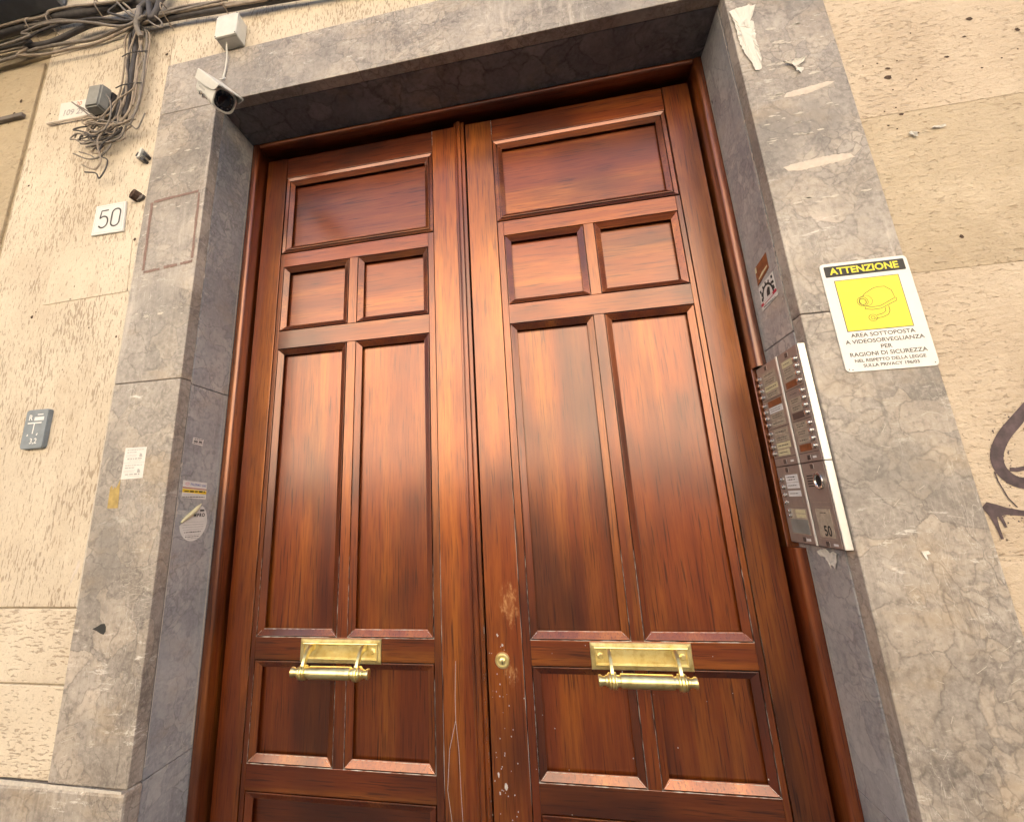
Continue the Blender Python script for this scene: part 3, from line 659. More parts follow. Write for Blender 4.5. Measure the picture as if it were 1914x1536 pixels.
# ================================================================== door leaves
L = .2645
def door_leaf(label, s):
    """s = -1 left leaf, +1 right leaf; built from the outer edge inwards"""
    t = thing('door_leaf', label, 'door', (s*.853, L, .03), 'pair of panelled door leaves')
    X = lambda a, b_: (min(s*a, s*b_), max(s*a, s*b_))
    def bd(name, xa, xb, z0, z1, mat, y0=L, y1=L+.042, bev=.0012):
        b = nb_(); x0, x1 = X(xa, xb); box(b, x0, x1, y0, y1, z0, z1, bev, 2); return link(name, b, mat, t)
    inner = .012 if s < 0 else .0165
    if s < 0: inner = -.0115
    bd('stile', .8475, .7575, .034, 3.1000, 'varnished_wood', L-.0025)
    b = nb_(); xi = inner if s > 0 else .0115
    if s > 0: box(b, .0165, .1195, L-.0025, L+.042, .034, 3.1000, .0012, 2); link('lock_stile', b, 'varnished_wood_worn', t)
    else: box(b, -.1195, .0115, L-.0025, L+.042, .034, 3.1000, .0012, 2); link('stile', b, 'varnished_wood', t)
    e = .0004
    bd('fillet', .7553, .7402, .204, 2.6395, 'varnished_wood'); bd('fillet', .1434, .1217, .204, 2.6395, 'varnished_wood')
    bd('rail', .7558, .1211, 3.002, 3.1000, 'varnished_wood_across')
    bd('rail', .7400, .1436, 2.581, 2.6395, 'varnished_wood_across'); bd('rail', .7400, .1436, 2.235, 2.3065, 'varnished_wood_across')
    bd('rail', .7400, .1436, 1.1835, 1.2495, 'varnished_wood_across'); bd('rail', .7400, .1436, .832, .9015, 'varnished_wood_across'); bd('rail', .7572, .1198, .034, .2035, 'varnished_wood_across')
    for z0, z1 in ((2.307, 2.5806), (1.25, 2.2346), (.902, 1.183)): bd('muntin', .4590, .4247, z0, z1, 'varnished_wood')
    def panel(xa, xb, z0, z1, mat, wide=0.0):
        x0, x1 = X(xa, xb); b = nb_()
        if wide:
            pr = [(0, .016), (.0030, .016), (.0033, -.0004), (.0040, -.0007), (.0150, .0025), (.0154, .014), (.0182, .014), (.0187, .0012), (.0200, .0010), (.034, .0095), (.0352, .0102), (.0352, .0135), (.022, .0145), (.022, .030)]
        else:
            pr = [(0, .016), (.0027, .016), (.0030, -.0003), (.0036, -.0005), (.0050, .0002), (.0200, .0085), (.0222, .0095), (.0222, .0125), (.012, .0135), (.012, .028)]
        rings = []
        for w, d in pr:
            rings.append([b.verts.new((x, L+d, z)) for x, z in ((x0+w, z0+w), (x1-w, z0+w), (x1-w, z1-w), (x0+w, z1-w))])
        # mitred: four strips, each with its own mould
        for i in range(len(rings)-1):
            for k_ in range(4): b.faces.new((rings[i][k_], rings[i][(k_+1) % 4], rings[i+1][(k_+1) % 4], rings[i+1][k_]))
        link('moulding', b, 'varnished_wood' if (z1-z0) > abs(xb-xa) else 'varnished_wood_across', t)
        q = pr[-1][0] - .004; b = nb_(); box(b, x0+q, x1-q, L+.0235, L+.040, z0+q, z1-q, .001); link('panel', b, mat, t)
    panel(.7555, .1195, 2.6405, 3.0012, 'varnished_wood_across', 1)
    for z0, z1, m in ((2.3072, 2.5803, 'varnished_wood_across'), (1.2500, 2.2343, 'varnished_wood'), (.9020, 1.1830, 'varnished_wood')):
        panel(.7396, .4592, z0, z1, m); panel(.4245, .1440, z0, z1, m)
    panel(.7396, .1440, .204, .8315, 'varnished_wood_across')
    # pale dust and worn lacquer along the ledges
    d = nb_()
    def ledge(pts, wid, w):
        out = []; ws = []
        for i in range(len(pts)-1):
            n = 26
            for k_ in range(n):
                tt = k_/n; out.append((pts[i][0]+(pts[i+1][0]-pts[i][0])*tt, pts[i][1]+(pts[i+1][1]-pts[i][1])*tt)); ws.append(wid*max(.06, rnd.gauss(.45, .45)))
        out.append(pts[-1]); ws.append(wid*.3); ribbon(d, LEAF, out, ws, None, w)
    for xa, xb in ((.7396, .4592), (.4245, .1440)):
        x0, x1 = X(xa, xb)
        for zb in (1.25, .902):
            ledge([(x0-.001, zb-.0003), (x1+.001, zb-.0003)], .0022, .0006)
            ledge([(x0+.0215, zb+.0212), (x1-.0215, zb+.0212)], .0015, -.0078)
            ledge([(x0+.001, zb+.001), (x0+.0205, zb+.0205)], .0012, .0012); ledge([(x1-.001, zb+.001), (x1-.0205, zb+.0205)], .0012, .0012)
            ledge([(x0+.0004, zb), (x0+.0004, zb+.24)], .0009, .0004); ledge([(x1-.0004, zb), (x1-.0004, zb+.24)], .0009, .0004)
    ledge([(X(.7575, .7575)[0], .9), (X(.7575, .7575)[0], 2.2)], .0006, .0009); ledge([(s*.1196, .85), (s*.1196, 1.75)], .0012, .0029)
    ledge([(s*.1196, 3.03), (s*.1196, 3.10)], .0016, .0029)
    if s > 0:
        for i in range(60):
            u = rnd.choice([rnd.gauss(.05, .02), rnd.uniform(.03, .72)]); v = rnd.uniform(.80, 1.24); r = rnd.uniform(.0006, .0016)
            q = [d.verts.new(LEAF(x, y, .0030 if u < .118 else .0008)) for x, y in disc(u, v, r, r*1.4, 6, .3)]; d.faces.new(q)
        for u, v, r in ((.034, .916, .006), (.053, .887, .007), (.036, .873, .004), (.049, 1.262, .004), (.062, 1.236, .004)):
            q = [d.verts.new(LEAF(x, y, .0031)) for x, y in disc(u, v, r*.6, r, 9, .5)]; d.faces.new(q)
    else:
        ribbon(d, LEAF, [(-.079, 1.192), (-.083, 1.101), (-.083, 1.04), (-.103, .967), (-.111, .871), (-.100, .796)], .0010, None, .0031)
        ribbon(d, LEAF, [(-.083, 1.04), (-.076, .968), (-.073, .867), (-.070, .798)], .0009, None, .0032)
        for i in range(30):
            u = rnd.uniform(.004, .011); v = rnd.uniform(.78, 1.3)
            ribbon(d, LEAF, [(u, v), (u+.0005, v+rnd.uniform(.004, .02))], .0011, None, .0088)
    stuff(link('dust_and_scuffs', d, 'dust_white', t))
    # brass pull handle
    cx = s*.4445; hz = 1.2125
    b = nb_(); x0, x1, z0, z1 = cx-.134, cx+.134, hz-.034, hz+.034
    prr = [(0, .0), (0, .004), (.0015, .0055), (.009, .0062), (.0105, .009), (.0125, .0095), (.0150, .0092), (.0165, .0062), (.018, .0060)]
    rings = [[b.verts.new(LEAF(x, z, d_)) for x, z in ((x0+w, z0+w), (x1-w, z0+w), (x1-w, z1-w), (x0+w, z1-w))] for w, d_ in prr]
    for i in range(len(rings)-1):
        for k_ in range(4): b.faces.new((rings[i][k_], rings[i][(k_+1) % 4], rings[i+1][(k_+1) % 4], rings[i+1][k_]))
    b.faces.new(rings[-1]); b.faces.new(rings[0][::-1])
    h = link('handle', b, 'brass', t); h['label'] = 'polished brass pull handle with horizontal grip on a stepped back plate'
    for sx in (-1, 1):
        ax = cx + sx*.0855
        b = nb_()
        pth = [(hz+.012, .006, .0075), (hz+.015, .024, .0100), (hz+.008, .043, .0085), (hz-.006, .058, .0080), (hz-.024, .0665, .0085), (hz-.0395, .0670, .0095)]
        pp = smooth_path([(z, w, r) for z, w, r in pth], 4)
        prev = None
        for q in pp:
            dn = q; 
        # flat strap bent along the path
        strips = []
        for i, q in enumerate(pp):
            a = pp[max(i-1, 0)]; c = pp[min(i+1, len(pp)-1)]; dz, dw = c[0]-a[0], c[1]-a[1]; ln = math.hypot(dz, dw) or 1
            nz, nw = -dw/ln, dz/ln; hh = q[2]
            strips.append([b.verts.new(LEAF(ax+xx, q[0]+nz*k_, q[1]+nw*k_)) for xx, k_ in ((-.0045, -hh), (.0045, -hh), (.0045, hh), (-.0045, hh))])
        for i in range(len(strips)-1):
            for k_ in range(4): b.faces.new((strips[i][k_], strips[i][(k_+1) % 4], strips[i+1][(k_+1) % 4], strips[i+1][k_]))
        b.faces.new(strips[0][::-1]); b.faces.new(strips[-1])
        bmesh.ops.bevel(b, geom=b.edges[:], offset=.0008, segments=1, affect='EDGES')
        lathe(b, LEAF(ax-.0038, hz-.0395, .0660), (1, 0, 0), [(0, .0190), (.0010, .0208), (.0066, .0208), (.0076, .0190)], 20)
        link('handle_arm', b, 'brass', h, True)
        b = nb_(); lathe(b, LEAF(cx+sx*.108, hz+.001, .005), (0, -1, 0), [(0, .0085), (.004, .0085), (.006, .0055)], 6); link('bolt', b, 'brass', h)
    b = nb_(); pg = [(-.1225, .0125), (-.121, .0140), (-.116, .0138), (-.111, .0104), (-.106, .0104), (-.104, .0130), (-.0995, .0135), (-.098, .0165), (-.0950, .0195), (-.0915, .0195), (-.0900, .0150), (-.0815, .0150), (-.080, .0198), (-.0765, .0200), (-.075, .0140), (-.067, .0128), (-.0655, .0165), (-.064, .0172)]
    pg = pg + [(-d_, r) for d_, r in pg[::-1]]
    lathe(b, LEAF(cx, hz-.0395, .0660), (1, 0, 0), pg, 24); link('handle_grip', b, 'brass', h, True)
    if s > 0:
        b = nb_(); lathe(b, LEAF(.0605, 1.1965, .002), (0, -1, 0), [(0, .0215), (.0035, .0215), (.0062, .0195), (.0068, .0150), (.0050, .0140), (.0050, .0)], 28)
        k_ = link('lock_cylinder', b, 'brass', t, True)
        b = nb_(); lathe(b, LEAF(.0605, 1.1955, .006), (0, -1, 0), [(0, .0082), (.0045, .0082), (.0052, .0072), (.0052, 0)], 20); link('plug', b, 'brass', k_, True)
        b = nb_(); sheet(b, LEAF, [(.0593, 1.189), (.0617, 1.189), (.0615, 1.1965), (.0628, 1.199), (.0605, 1.202), (.0582, 1.199), (.0595, 1.1965)], .0111, .0117); link('keyhole', b, 'black_hole', k_)
    else:
        a = [(-.0285, L), (-.0285, L-.0075), (-.0265, L-.009), (-.0215, L-.009), (-.0205, L-.0068), (-.0195, L-.0068), (-.0185, L-.013), (-.0160, L-.0155), (-.010, L-.0163), (-.004, L-.0155), (-.0018, L-.013), (-.0008, L-.0070), (.0004, L-.0070), (.0012, L-.0088), (.0105, L-.0088), (.0122, L-.007), (.0122, L)]
        b = nb_(); extrude_profile(b, a, .036, 3.1085); link('astragal', b, 'varnished_wood', t, True)
    return t
door_leaf('left door leaf, carrying the moulded centre strip and no keyhole', -1)
door_leaf('right door leaf, with the round brass lock above scraped varnish', 1)
# ================================================================== video surveillance sign
sg = thing('warning_sign', 'white ATTENZIONE video surveillance sign with yellow camera square on the right stone jamb', 'sign', (1.0475, 0, 2.045))
b = nb_(); sheet(b, FRONT, rrect(.9525, 1.1435, 1.9035, 2.1875, .010), .0006, .0028); link('plate', b, 'white_enamel', sg)
b = nb_(); sheet(b, FRONT, rrect(.961, 1.136, 2.1500, 2.1795, .0025), .0028, .0031); link('header_band', b, 'ink_black', sg)
text('lettering', FRONT, 'ATTENZIONE', 1.0475, 2.1643, .0245, 'sign_yellow', sg, .0034, bold=.0007, sx=.99)
b = nb_(); sheet(b, FRONT, rect(.9765, 1.1165, 2.0035, 2.1395), .0028, .0030); link('border', b, 'ink_black', sg)
b = nb_(); sheet(b, FRONT, rect(.9780, 1.1150, 2.0050, 2.1380), .0030, .0033); link('yellow_square', b, 'sign_yellow', sg)
cmb = nb_()
def sgp(l): # drawing read off the sign, pixels of an upright 1000-wide square
    return [(.9780 + x*.137, 2.1380 - y*.133) for x, y in l]
def ln(l, wd=.0011, closed=False): ribbon(cmb, FRONT, sgp(l), wd, None, .0036, closed=closed)
ln([(.37, .36), (.40, .31), (.55, .22), (.62, .20), (.74, .20), (.83, .29), (.85, .44), (.60, .57), (.46, .58), (.38, .55)])
ln([(.35, .60), (.46, .63), (.60, .62), (.86, .50), (.87, .445), (.85, .44)])
ln([(.35, .60), (.37, .565)])
for rx, ry, cx_, cy_, w_ in ((.055, .06, .345, .46, .0014), (.085, .09, .345, .455, .0010), (.10, .105, .40, .445, .0007)):
    ln([(cx_+rx*math.cos(a*PI/9), cy_+ry*math.sin(a*PI/9)) for a in range(18)], w_, True)
ln([(.66, .61), (.655, .68), (.60, .72), (.50, .745)]); ln([(.72, .585), (.72, .68), (.68, .75), (.60, .785), (.47, .81)])
for r_ in (.03, .065): ln([(.435+r_*math.cos(a*PI/9), .785+r_*math.sin(a*PI/9)) for a in range(18)], .0009, True)
link('camera_drawing', cmb, 'ink_black', sg)
for s_, v, sz, m in (('AREA SOTTOPOSTA', 1.9925, .0139, 'ink_grey'), ('A VIDEOSORVEGLIANZA', 1.9765, .0139, 'ink_grey'), ('PER', 1.9605, .0139, 'ink_grey'), ('RAGIONI DI SICUREZZA', 1.9445, .0139, 'ink_grey'),
                  ('NEL RISPETTO DELLA LEGGE', 1.9292, .0108, 'ink_grey'), ('SULLA PRIVACY 196/03', 1.9165, .0108, 'ink_grey')):
    text('lettering', FRONT, s_, 1.0485, v, sz, m, sg, .0031, bold=.0002, sx=1.06)
for u, v in ((.960, 1.9105), (.967, 1.9085), (1.136, 1.9115)):
    b = nb_(); lathe(b, FRONT(u, v, .0026), (0, -1, 0), [(0, .0014), (.0008, .0012)], 8); link('rivet', b, 'ink_grey', sg)

# ================================================================== house number tile
hn = thing('house_number_tile', 'white ceramic house number 50 tile on the cream wall', 'house number', (-1.285, .006, 2.72))
b = nb_(); sheet(b, WALL, [(-1.354, 2.649), (-1.214, 2.647), (-1.2225, 2.7755), (-1.354, 2.775)], .0, .007); bmesh.ops.bevel(b, geom=b.edges[:], offset=.0015, segments=2, affect='EDGES'); link('tile', b, 'white_enamel', hn)
b = nb_(); ribbon(b, WALL, [(-1.346, 2.657), (-1.223, 2.655), (-1.231, 2.767), (-1.346, 2.767)], .0012, None, .0074, closed=True); link('border_line', b, 'ink_faint', hn)
b = nb_()
ribbon(b, WALL, [(-1.2925, 2.748), (-1.323, 2.748), (-1.326, 2.716)], .0062, None, .0076)
ribbon(b, WALL, [(p.x, p.y) for p in smooth_path([(-1.326, 2.716, 0), (-1.312, 2.723, 0), (-1.298, 2.719, 0), (-1.290, 2.706, 0), (-1.291, 2.688, 0), (-1.301, 2.677, 0), (-1.315, 2.676, 0), (-1.327, 2.685, 0)], 4)], .0062, None, .0078)
ribbon(b, WALL, rrect(-1.274, -1.238, 2.675, 2.748, .017, 6), .0062, None, .0078, closed=True)
link('numerals', b, 'ink_grey', hn)

# ================================================================== utility marker plate
up = thing('utility_marker', 'small slate grey utility marker plate with white R, T lines and 32', 'marker plate', (-1.416, .006, 1.93))
b = nb_(); sheet(b, WALL, rrect(-1.463, -1.371, 1.868, 1.999, .010), 0, .014); bmesh.ops.bevel(b, geom=[e for e in b.edges if abs(e.verts[0].co.y-e.verts[1].co.y) < 1e-5 and e.verts[0].co.y < 0], offset=.002, segments=2, affect='EDGES'); link('plate', b, 'slate_plastic', up)
text('lettering', WALL, 'R', -1.440, 1.971, .026, 'white_enamel', up, .0146, bold=.0004)
text('lettering', WALL, '3,2', -1.412, 1.892, .025, 'white_enamel', up, .0146, bold=.0004)
b = nb_(); ribbon(b, WALL, [(-1.448, 1.953), (-1.392, 1.953)], .0042, None, .0146); ribbon(b, WALL, [(-1.420, 1.951), (-1.421, 1.917)], .0042, None, .0147)
sheet(b, WALL, rect(-1.424, -1.386, 1.961, 1.973), .0140, .0146)
ribbon(b, WALL, [(-1.4385, 1.916), (-1.441, 1.910)], .0042, None, .0146); ribbon(b, WALL, [(-1.400, 1.918), (-1.4035, 1.911)], .0042, None, .0146)
ribbon(b, WALL, [(-1.414, 1.981), (-1.391, 1.981)], .0036, None, .0146); link('markings', b, 'white_enamel', up)

# ================================================================== stickers and scraps
def lines(P, rows, mat, parent, w, name='print_line'):
    b = nb_()
    for u0, u1, v, h in rows:
        u = u0
        while u < u1:
            l = rnd.uniform(.6, 2.2)*h*1.6; e = min(u+l, u1); ribbon(b, P, [(u, v), (e, v)], h*rnd.uniform(.6, 1), None, w); u = e + h*.7
    return link(name, b, mat, parent)
nt_ = thing('paper_notice', 'white paper notice with two small ads on the left stone jamb', 'notice', (-1.016, 0, 1.80))
b = nb_(); sheet(b, FRONT, [(-1.055, 1.752), (-.9775, 1.7535), (-.978, 1.848), (-1.055, 1.849)], .0002, .0007); link('sheet', b, 'paper', nt_)
for zo in (0, -.0475):
    lines(FRONT, [(-1.046, -.985, 1.841+zo, .0028), (-1.046, -1.012, 1.8335+zo, .0034), (-1.048, -1.008, 1.8255+zo, .0016), (-1.048, -1.01, 1.821+zo, .0016), (-1.032, -.992, 1.8075+zo, .0014)], 'ink_faint', nt_, .0010)
    lines(FRONT, [(-1.042, -.990, 1.8135+zo, .0046)], 'ink_faint', nt_, .0011)
    b = nb_(); sheet(b, FRONT, [(-1.000, 1.818+zo), (-.988, 1.818+zo), (-.992, 1.828+zo), (-.999, 1.830+zo)], .0008, .0011); link('picture', b, 'ink_faint', nt_)
b = nb_(); ribbon(b, FRONT, [(-1.054, 1.801), (-.979, 1.801)], .0008, None, .0010); link('fold', b, 'ink_faint', nt_)
b = nb_(); sheet(b, FRONT, [(-1.088, 1.668), (-1.050, 1.667), (-1.052, 1.70), (-1.057, 1.752), (-1.063, 1.735), (-1.069, 1.726), (-1.074, 1.732), (-1.078, 1.722), (-1.084, 1.737), (-1.089, 1.728)], .0002, .0008); tag(link('tape_scrap', b, 'label_amber'), 'torn amber tape scrap just below the white paper notice', 'tape')
# left reveal stickers
st = thing('torn_sticker', 'small torn white sticker, topmost on the left reveal', 'sticker', (-.8885, .098, 1.865))
b = nb_(); sheet(b, LREV, [(.075, 1.862), (.118, 1.859), (.121, 1.880), (.077, 1.883)], .0002, .0007); link('sheet', b, 'paper', st)
lines(LREV, [(.082, .115, 1.878, .003), (.08, .118, 1.8705, .006), (.08, .117, 1.865, .0022)], 'ink_grey', st, .0010)
st = thing('advert_sticker', 'white sticker with red line and yellow band on the left reveal', 'sticker', (-.8885, .107, 1.715))
b = nb_(); sheet(b, LREV, [(.0585, 1.6925), (.1575, 1.6865), (.155, 1.740), (.057, 1.7455)], .0002, .0007); link('sheet', b, 'paper', st)
rt = -.062
def skew(u0, u1, v0, v1): return [(u0, v0-(u0-.0585)*.06), (u1, v0-(u1-.0585)*.06), (u1, v1-(u1-.0585)*.06), (u0, v1-(u0-.0585)*.06)]
b = nb_(); sheet(b, LREV, skew(.0582, .1565, 1.7085, 1.7195), .0007, .0010); link('yellow_band', b, 'label_yellow', st)
b = nb_(); sheet(b, LREV, skew(.0580, .1562, 1.7215, 1.7255), .0007, .0010); link('red_line', b, 'ink_rust', st)
text('lettering', LREV, 'PALERMO GAS', .119, 1.7315, .0105, 'ink_blue', st, .0012, bold=.0003, sx=.95, rot=rt, shear=.2)
text('lettering', LREV, 'PI U PER TE', .110, 1.711, .0082, 'ink_black', st, .0014, bold=.0004, sx=1.3, rot=rt) if False else None
lines(LREV, [(.066, .150, 1.7112, .0052)], 'ink_black', st, .0013); lines(LREV, [(.062, .150, 1.7015, .0020)], 'ink_faint', st, .0010); lines(LREV, [(.060, .150, 1.6945, .0034)], 'ink_grey', st, .0010)
b = nb_(); ribbon(b, LREV, disc(.075, 1.7345, .0075, .0035, 12), .0014, None, .0011, closed=True); link('emblem', b, 'ink_pink', st)
st = thing('oval_sticker', 'round white sticker with its upper left corner peeling off', 'sticker', (-.8885, .117, 1.62))
b = nb_(); ov = disc(.1175, 1.617, .055, .058, 36)
ov = [p for p in ov if not (p[1] - 1.620 > .75*(p[0]-.068))]
sheet(b, LREV, ov, .0002, .0008); link('sheet', b, 'paper', st)
b = nb_(); pp = [LREV(.066, 1.617, .003), LREV(.082, 1.630, .005), LREV(.102, 1.645, .007), LREV(.122, 1.661, .0065), LREV(.136, 1.672, .004)]
tube(b, pp, [.003, .006, .0075, .0065, .002], 9); link('peeled_edge', b, 'label_cream', st, True)
text('lettering', LREV, 'MPRO', .137, 1.637, .015, 'ink_black', st, .0012, bold=.0006, space=1.25)
lines(LREV, [(.138, .160, 1.652, .006)], 'ink_grey', st, .0011)
lines(LREV, [(.088, .158, 1.6165, .0016), (.076, .160, 1.609, .0024), (.075, .160, 1.6015, .0020), (.080, .158, 1.594, .0020), (.090, .148, 1.5775, .0022), (.10, .14, 1.567, .0028)], 'ink_faint', st, .0011)
lines(LREV, [(.084, .150, 1.5865, .0032), (.090, .146, 1.5725, .0026)], 'ink_black', st, .0012)
# right reveal stickers (u = -y)
st = thing('brown_sticker', 'weathered rust brown sticker on the right reveal above the black and white one', 'sticker', (.8855, .124, 2.26))
b = nb_(); sheet(b, RREV, [(-.163, 2.224), (-.086, 2.242), (-.085, 2.288), (-.159, 2.279)], .0002, .0008); link('sheet', b, 'label_brown', st)
b = nb_(); sheet(b, RREV, [(-.162, 2.262), (-.152, 2.262), (-.150, 2.278), (-.158, 2.2785)], .0008, .0011); sheet(b, RREV, [(-.148, 2.236), (-.092, 2.249), (-.092, 2.253), (-.125, 2.249), (-.148, 2.240)], .0008, .0011); link('worn_patch', b, 'label_cream', st)
st = thing('cog_sticker', 'white sticker with black cog drawing and red band on the right reveal', 'sticker', (.8855, .12, 2.18))
b = nb_(); sheet(b, RREV, [(-.1665, 2.145), (-.073, 2.152), (-.073, 2.222), (-.163, 2.215)], .0002, .0008); link('sheet', b, 'paper', st)
b = nb_(); arc = [(-.118+.030*math.cos(R(a)), 2.172+.034*math.sin(R(a))) for a in range(-5, 186, 12)]
ribbon(b, RREV, arc, .007, None, .0011)
for a in range(10, 180, 28):
    ribbon(b, RREV, [(-.118+.030*math.cos(R(a)), 2.172+.034*math.sin(R(a))), (-.118+.040*math.cos(R(a)), 2.172+.044*math.sin(R(a)))], .007, None, .0012)
sheet(b, RREV, [(-.125, 2.172), (-.108, 2.172), (-.103, 2.192), (-.113, 2.196), (-.122, 2.187)], .0008, .0012)
for u, v in ((-.155, 2.200), (-.150, 2.188), (-.152, 2.176), (-.084, 2.212), (-.082, 2.196), (-.085, 2.184)): sheet(b, RREV, rect(u-.004, u+.004, v-.004, v+.004), .0008, .0011)
link('drawing', b, 'ink_black', st)
b = nb_(); sheet(b, RREV, [(-.166, 2.157), (-.073, 2.164), (-.073, 2.172), (-.166, 2.165)], .0008, .0013); link('red_band', b, 'ink_red', st)
b = nb_(); sheet(b, RREV, [(-.150, 2.1595), (-.095, 2.1637), (-.095, 2.1695), (-.150, 2.1655)], .0013, .0016); link('pale_strip', b, 'paper', st)
lines(RREV, [(-.155, -.085, 2.1525, .0030)], 'ink_grey', st, .0012)
# torn paper on the right jamb
def torn(name, pts, mat, label, cat, h=.0025, P=FRONT, curl=0.0, grp=None):
    fib = []
    for i, p in enumerate(pts):
        q = pts[(i+1) % len(pts)]; ln_ = math.hypot(q[0]-p[0], q[1]-p[1]); m_ = max(1, int(ln_/.005))
        for k_ in range(m_):
            t = k_/m_; jj = min(.0014, ln_*.08) if k_ else 0
            fib.append((p[0]+(q[0]-p[0])*t+rnd.uniform(-jj, jj), p[1]+(q[1]-p[1])*t+rnd.uniform(-jj, jj)))
    pts = fib
    b = nb_(); c_ = sum((Vector(p) for p in pts), Vector((0, 0)))/len(pts)
    ring = [b.verts.new(P(u, v, .0004 + curl*rnd.uniform(.2, 1))) for u, v in pts]
    inn = [b.verts.new(P(c_.x+(u-c_.x)*.6, c_.y+(v-c_.y)*.6, .0008+rnd.uniform(0, curl*.5))) for u, v in pts]
    n = len(pts)
    for i in range(n): b.faces.new((ring[i], ring[(i+1) % n], inn[(i+1) % n], inn[i]))
    b.faces.new(inn)
    return tag(link(name, b, mat), label, cat, grp)
torn('torn_paper', [(.89, 3.058), (.915, 3.062), (.94, 3.064), (.965, 3.063), (.955, 3.045), (.943, 3.025), (.922, 3.006), (.943, 3.004), (.948, 2.998), (.945, 2.96), (.941, 2.921), (.944, 2.86), (.937, 2.822), (.921, 2.82), (.915, 2.858), (.902, 2.891), (.899, 2.92), (.897, 2.944), (.896, 3.007)], 'paper_torn', 'large torn strip of white paper high on the right stone jamb', 'paper scrap', curl=.006)
torn('torn_paper', [(.992, 2.831), (1.018, 2.828), (1.052, 2.832), (1.043, 2.817), (1.028, 2.81), (1.04, 2.795), (1.031, 2.778), (1.021, 2.8), (1.015, 2.815)], 'paper_torn', 'small torn T-shaped paper scrap below the large torn strip', 'paper scrap', curl=.008)
torn('torn_paper', [(.953, 2.742), (.965, 2.735), (.99, 2.737), (1.03, 2.748), (1.075, 2.757), (1.105, 2.770), (1.10, 2.775), (1.06, 2.771), (1.0, 2.757), (.965, 2.748)][:0] or [(.976, 2.712), (1.0, 2.709), (1.04, 2.713), (1.085, 2.725), (1.11, 2.737), (1.09, 2.741), (1.03, 2.733), (.985, 2.727)], 'paste', 'upper pale strip of dried paste on the right stone jamb', 'paste residue')
torn('torn_paper', [(.930, 2.488), (.940, 2.474), (.973, 2.469), (1.02, 2.475), (1.06, 2.479), (1.104, 2.487), (1.094, 2.499), (1.06, 2.503), (1.01, 2.500), (.96, 2.494)], 'paste', 'lower pale strip of dried paste on the right stone jamb', 'paste residue')
torn('torn_paper', [(-.160, 1.488), (-.145, 1.478), (-.135, 1.484), (-.12, 1.470), (-.112, 1.452), (-.102, 1.464), (-.092, 1.455), (-.082, 1.472), (-.074, 1.491), (-.085, 1.496), (-.10, 1.490), (-.115, 1.499), (-.14, 1.494)], 'paper_torn', 'ragged white paper remnant right under the intercom panel', 'paper scrap', P=RREV, curl=.003)
torn('torn_paper', [(1.292, 2.540), (1.300, 2.545), (1.322, 2.5435), (1.323, 2.5365), (1.302, 2.5365)], 'paper_torn', 'white oblong scrap stuck on the rough right wall', 'paper scrap', P=WALL, curl=.010)
torn('torn_paper', [(1.240, 2.535), (1.246, 2.540), (1.256, 2.531), (1.258, 2.521), (1.248, 2.520)], 'paper_torn', 'white pointed scrap stuck beside a small hole on the right wall', 'paper scrap', P=WALL, curl=.010)
torn('torn_paper', [(1.005, 1.502), (1.018, 1.503), (1.02, 1.497), (1.013, 1.495), (1.012, 1.483), (1.007, 1.494)], 'paper_torn', 'tiny white paper fleck low on the right stone jamb', 'paper scrap', curl=.004)
torn('torn_paper', [(-1.170, 1.517), (-1.164, 1.523), (-1.160, 1.508), (-1.166, 1.488), (-1.176, 1.470), (-1.190, 1.437), (-1.185, 1.462), (-1.176, 1.492)], 'paste', 'thin white paint smear on the cream wall beside the left jamb', 'paint smear', P=WALL)

# ================================================================== intercom
ic = thing('intercom_panel', 'brown metal intercom panel of doorbell buttons with number 50 on the right reveal', 'intercom', (.8855, .12, 1.50))
b = nb_(); box(b, .8695, .8845, .0115, .2420, 1.5045, 1.9915, .001); link('housing', b, 'intercom_dark', ic)
ZM = 1.7035
for z0, z1 in ((1.5055, ZM-.0010), (ZM+.0010, 1.9905)):
    b = nb_(); box(b, .8685, .8850, .0070, .0112, z0, z1, .0008); link('end_strip', b, 'aluminium', ic)
    b = nb_(); sheet(b, ICOM, rect(-.1165, -.1095, z0, z1), 0, .0032); bmesh.ops.bevel(b, geom=b.edges[:], offset=.0008, segments=1, affect='EDGES'); link('middle_strip', b, 'aluminium', ic)
def plate(u0, u1, v0, v1, mat='intercom_metal', w=.0006): 
    b = nb_(); sheet(b, ICOM, rect(u0, u1, v0, v1), -.0015, w); bmesh.ops.bevel(b, geom=[e for e in b.edges], offset=.0004, segments=1, affect='EDGES'); return link('module_plate', b, mat, ic)
LAB = ['label_buff', 'intercom_metal', 'label_buff', 'label_cream', 'label_white', 'label_buff', 'label_brown']
def button(u, v, p, r=.0058):
    b = nb_(); lathe(b, ICOM(u, v, .0006), (-1, 0, 0), [(0, r*1.25), (.0016, r*1.2), (.002, r), (.0062, r*.95), (.0074, r*.7)], 12); link('button', b, 'chrome', p, True)
def frame_(u0, u1, v0, v1, p, wd=.0011, mat='label_buff'):
    b = nb_(); ribbon(b, ICOM, [(u0, v0), (u1, v0), (u1, v1), (u0, v1)], wd, None, .0012, closed=True); return link('window_rim', b, mat, p)
def label(u0, u1, v0, v1, mat, p, ink=True):
    b = nb_(); sheet(b, ICOM, rect(u0, u1, v0, v1), .0004, .0012); lb = link('name_label', b, mat, p)
    if ink: 
        n = rnd.choice((1, 2)); h = (v1-v0)
        lines(ICOM, [(u0+.008, u1-.010*rnd.uniform(.6, 1.4), v0+h*(.5 if n == 1 else .68), h*.16)] + ([(u0+.010, u1-.014, v0+h*.34, h*.14)] if n == 2 else []), 'ink_grey', p, .0015, 'name_print')
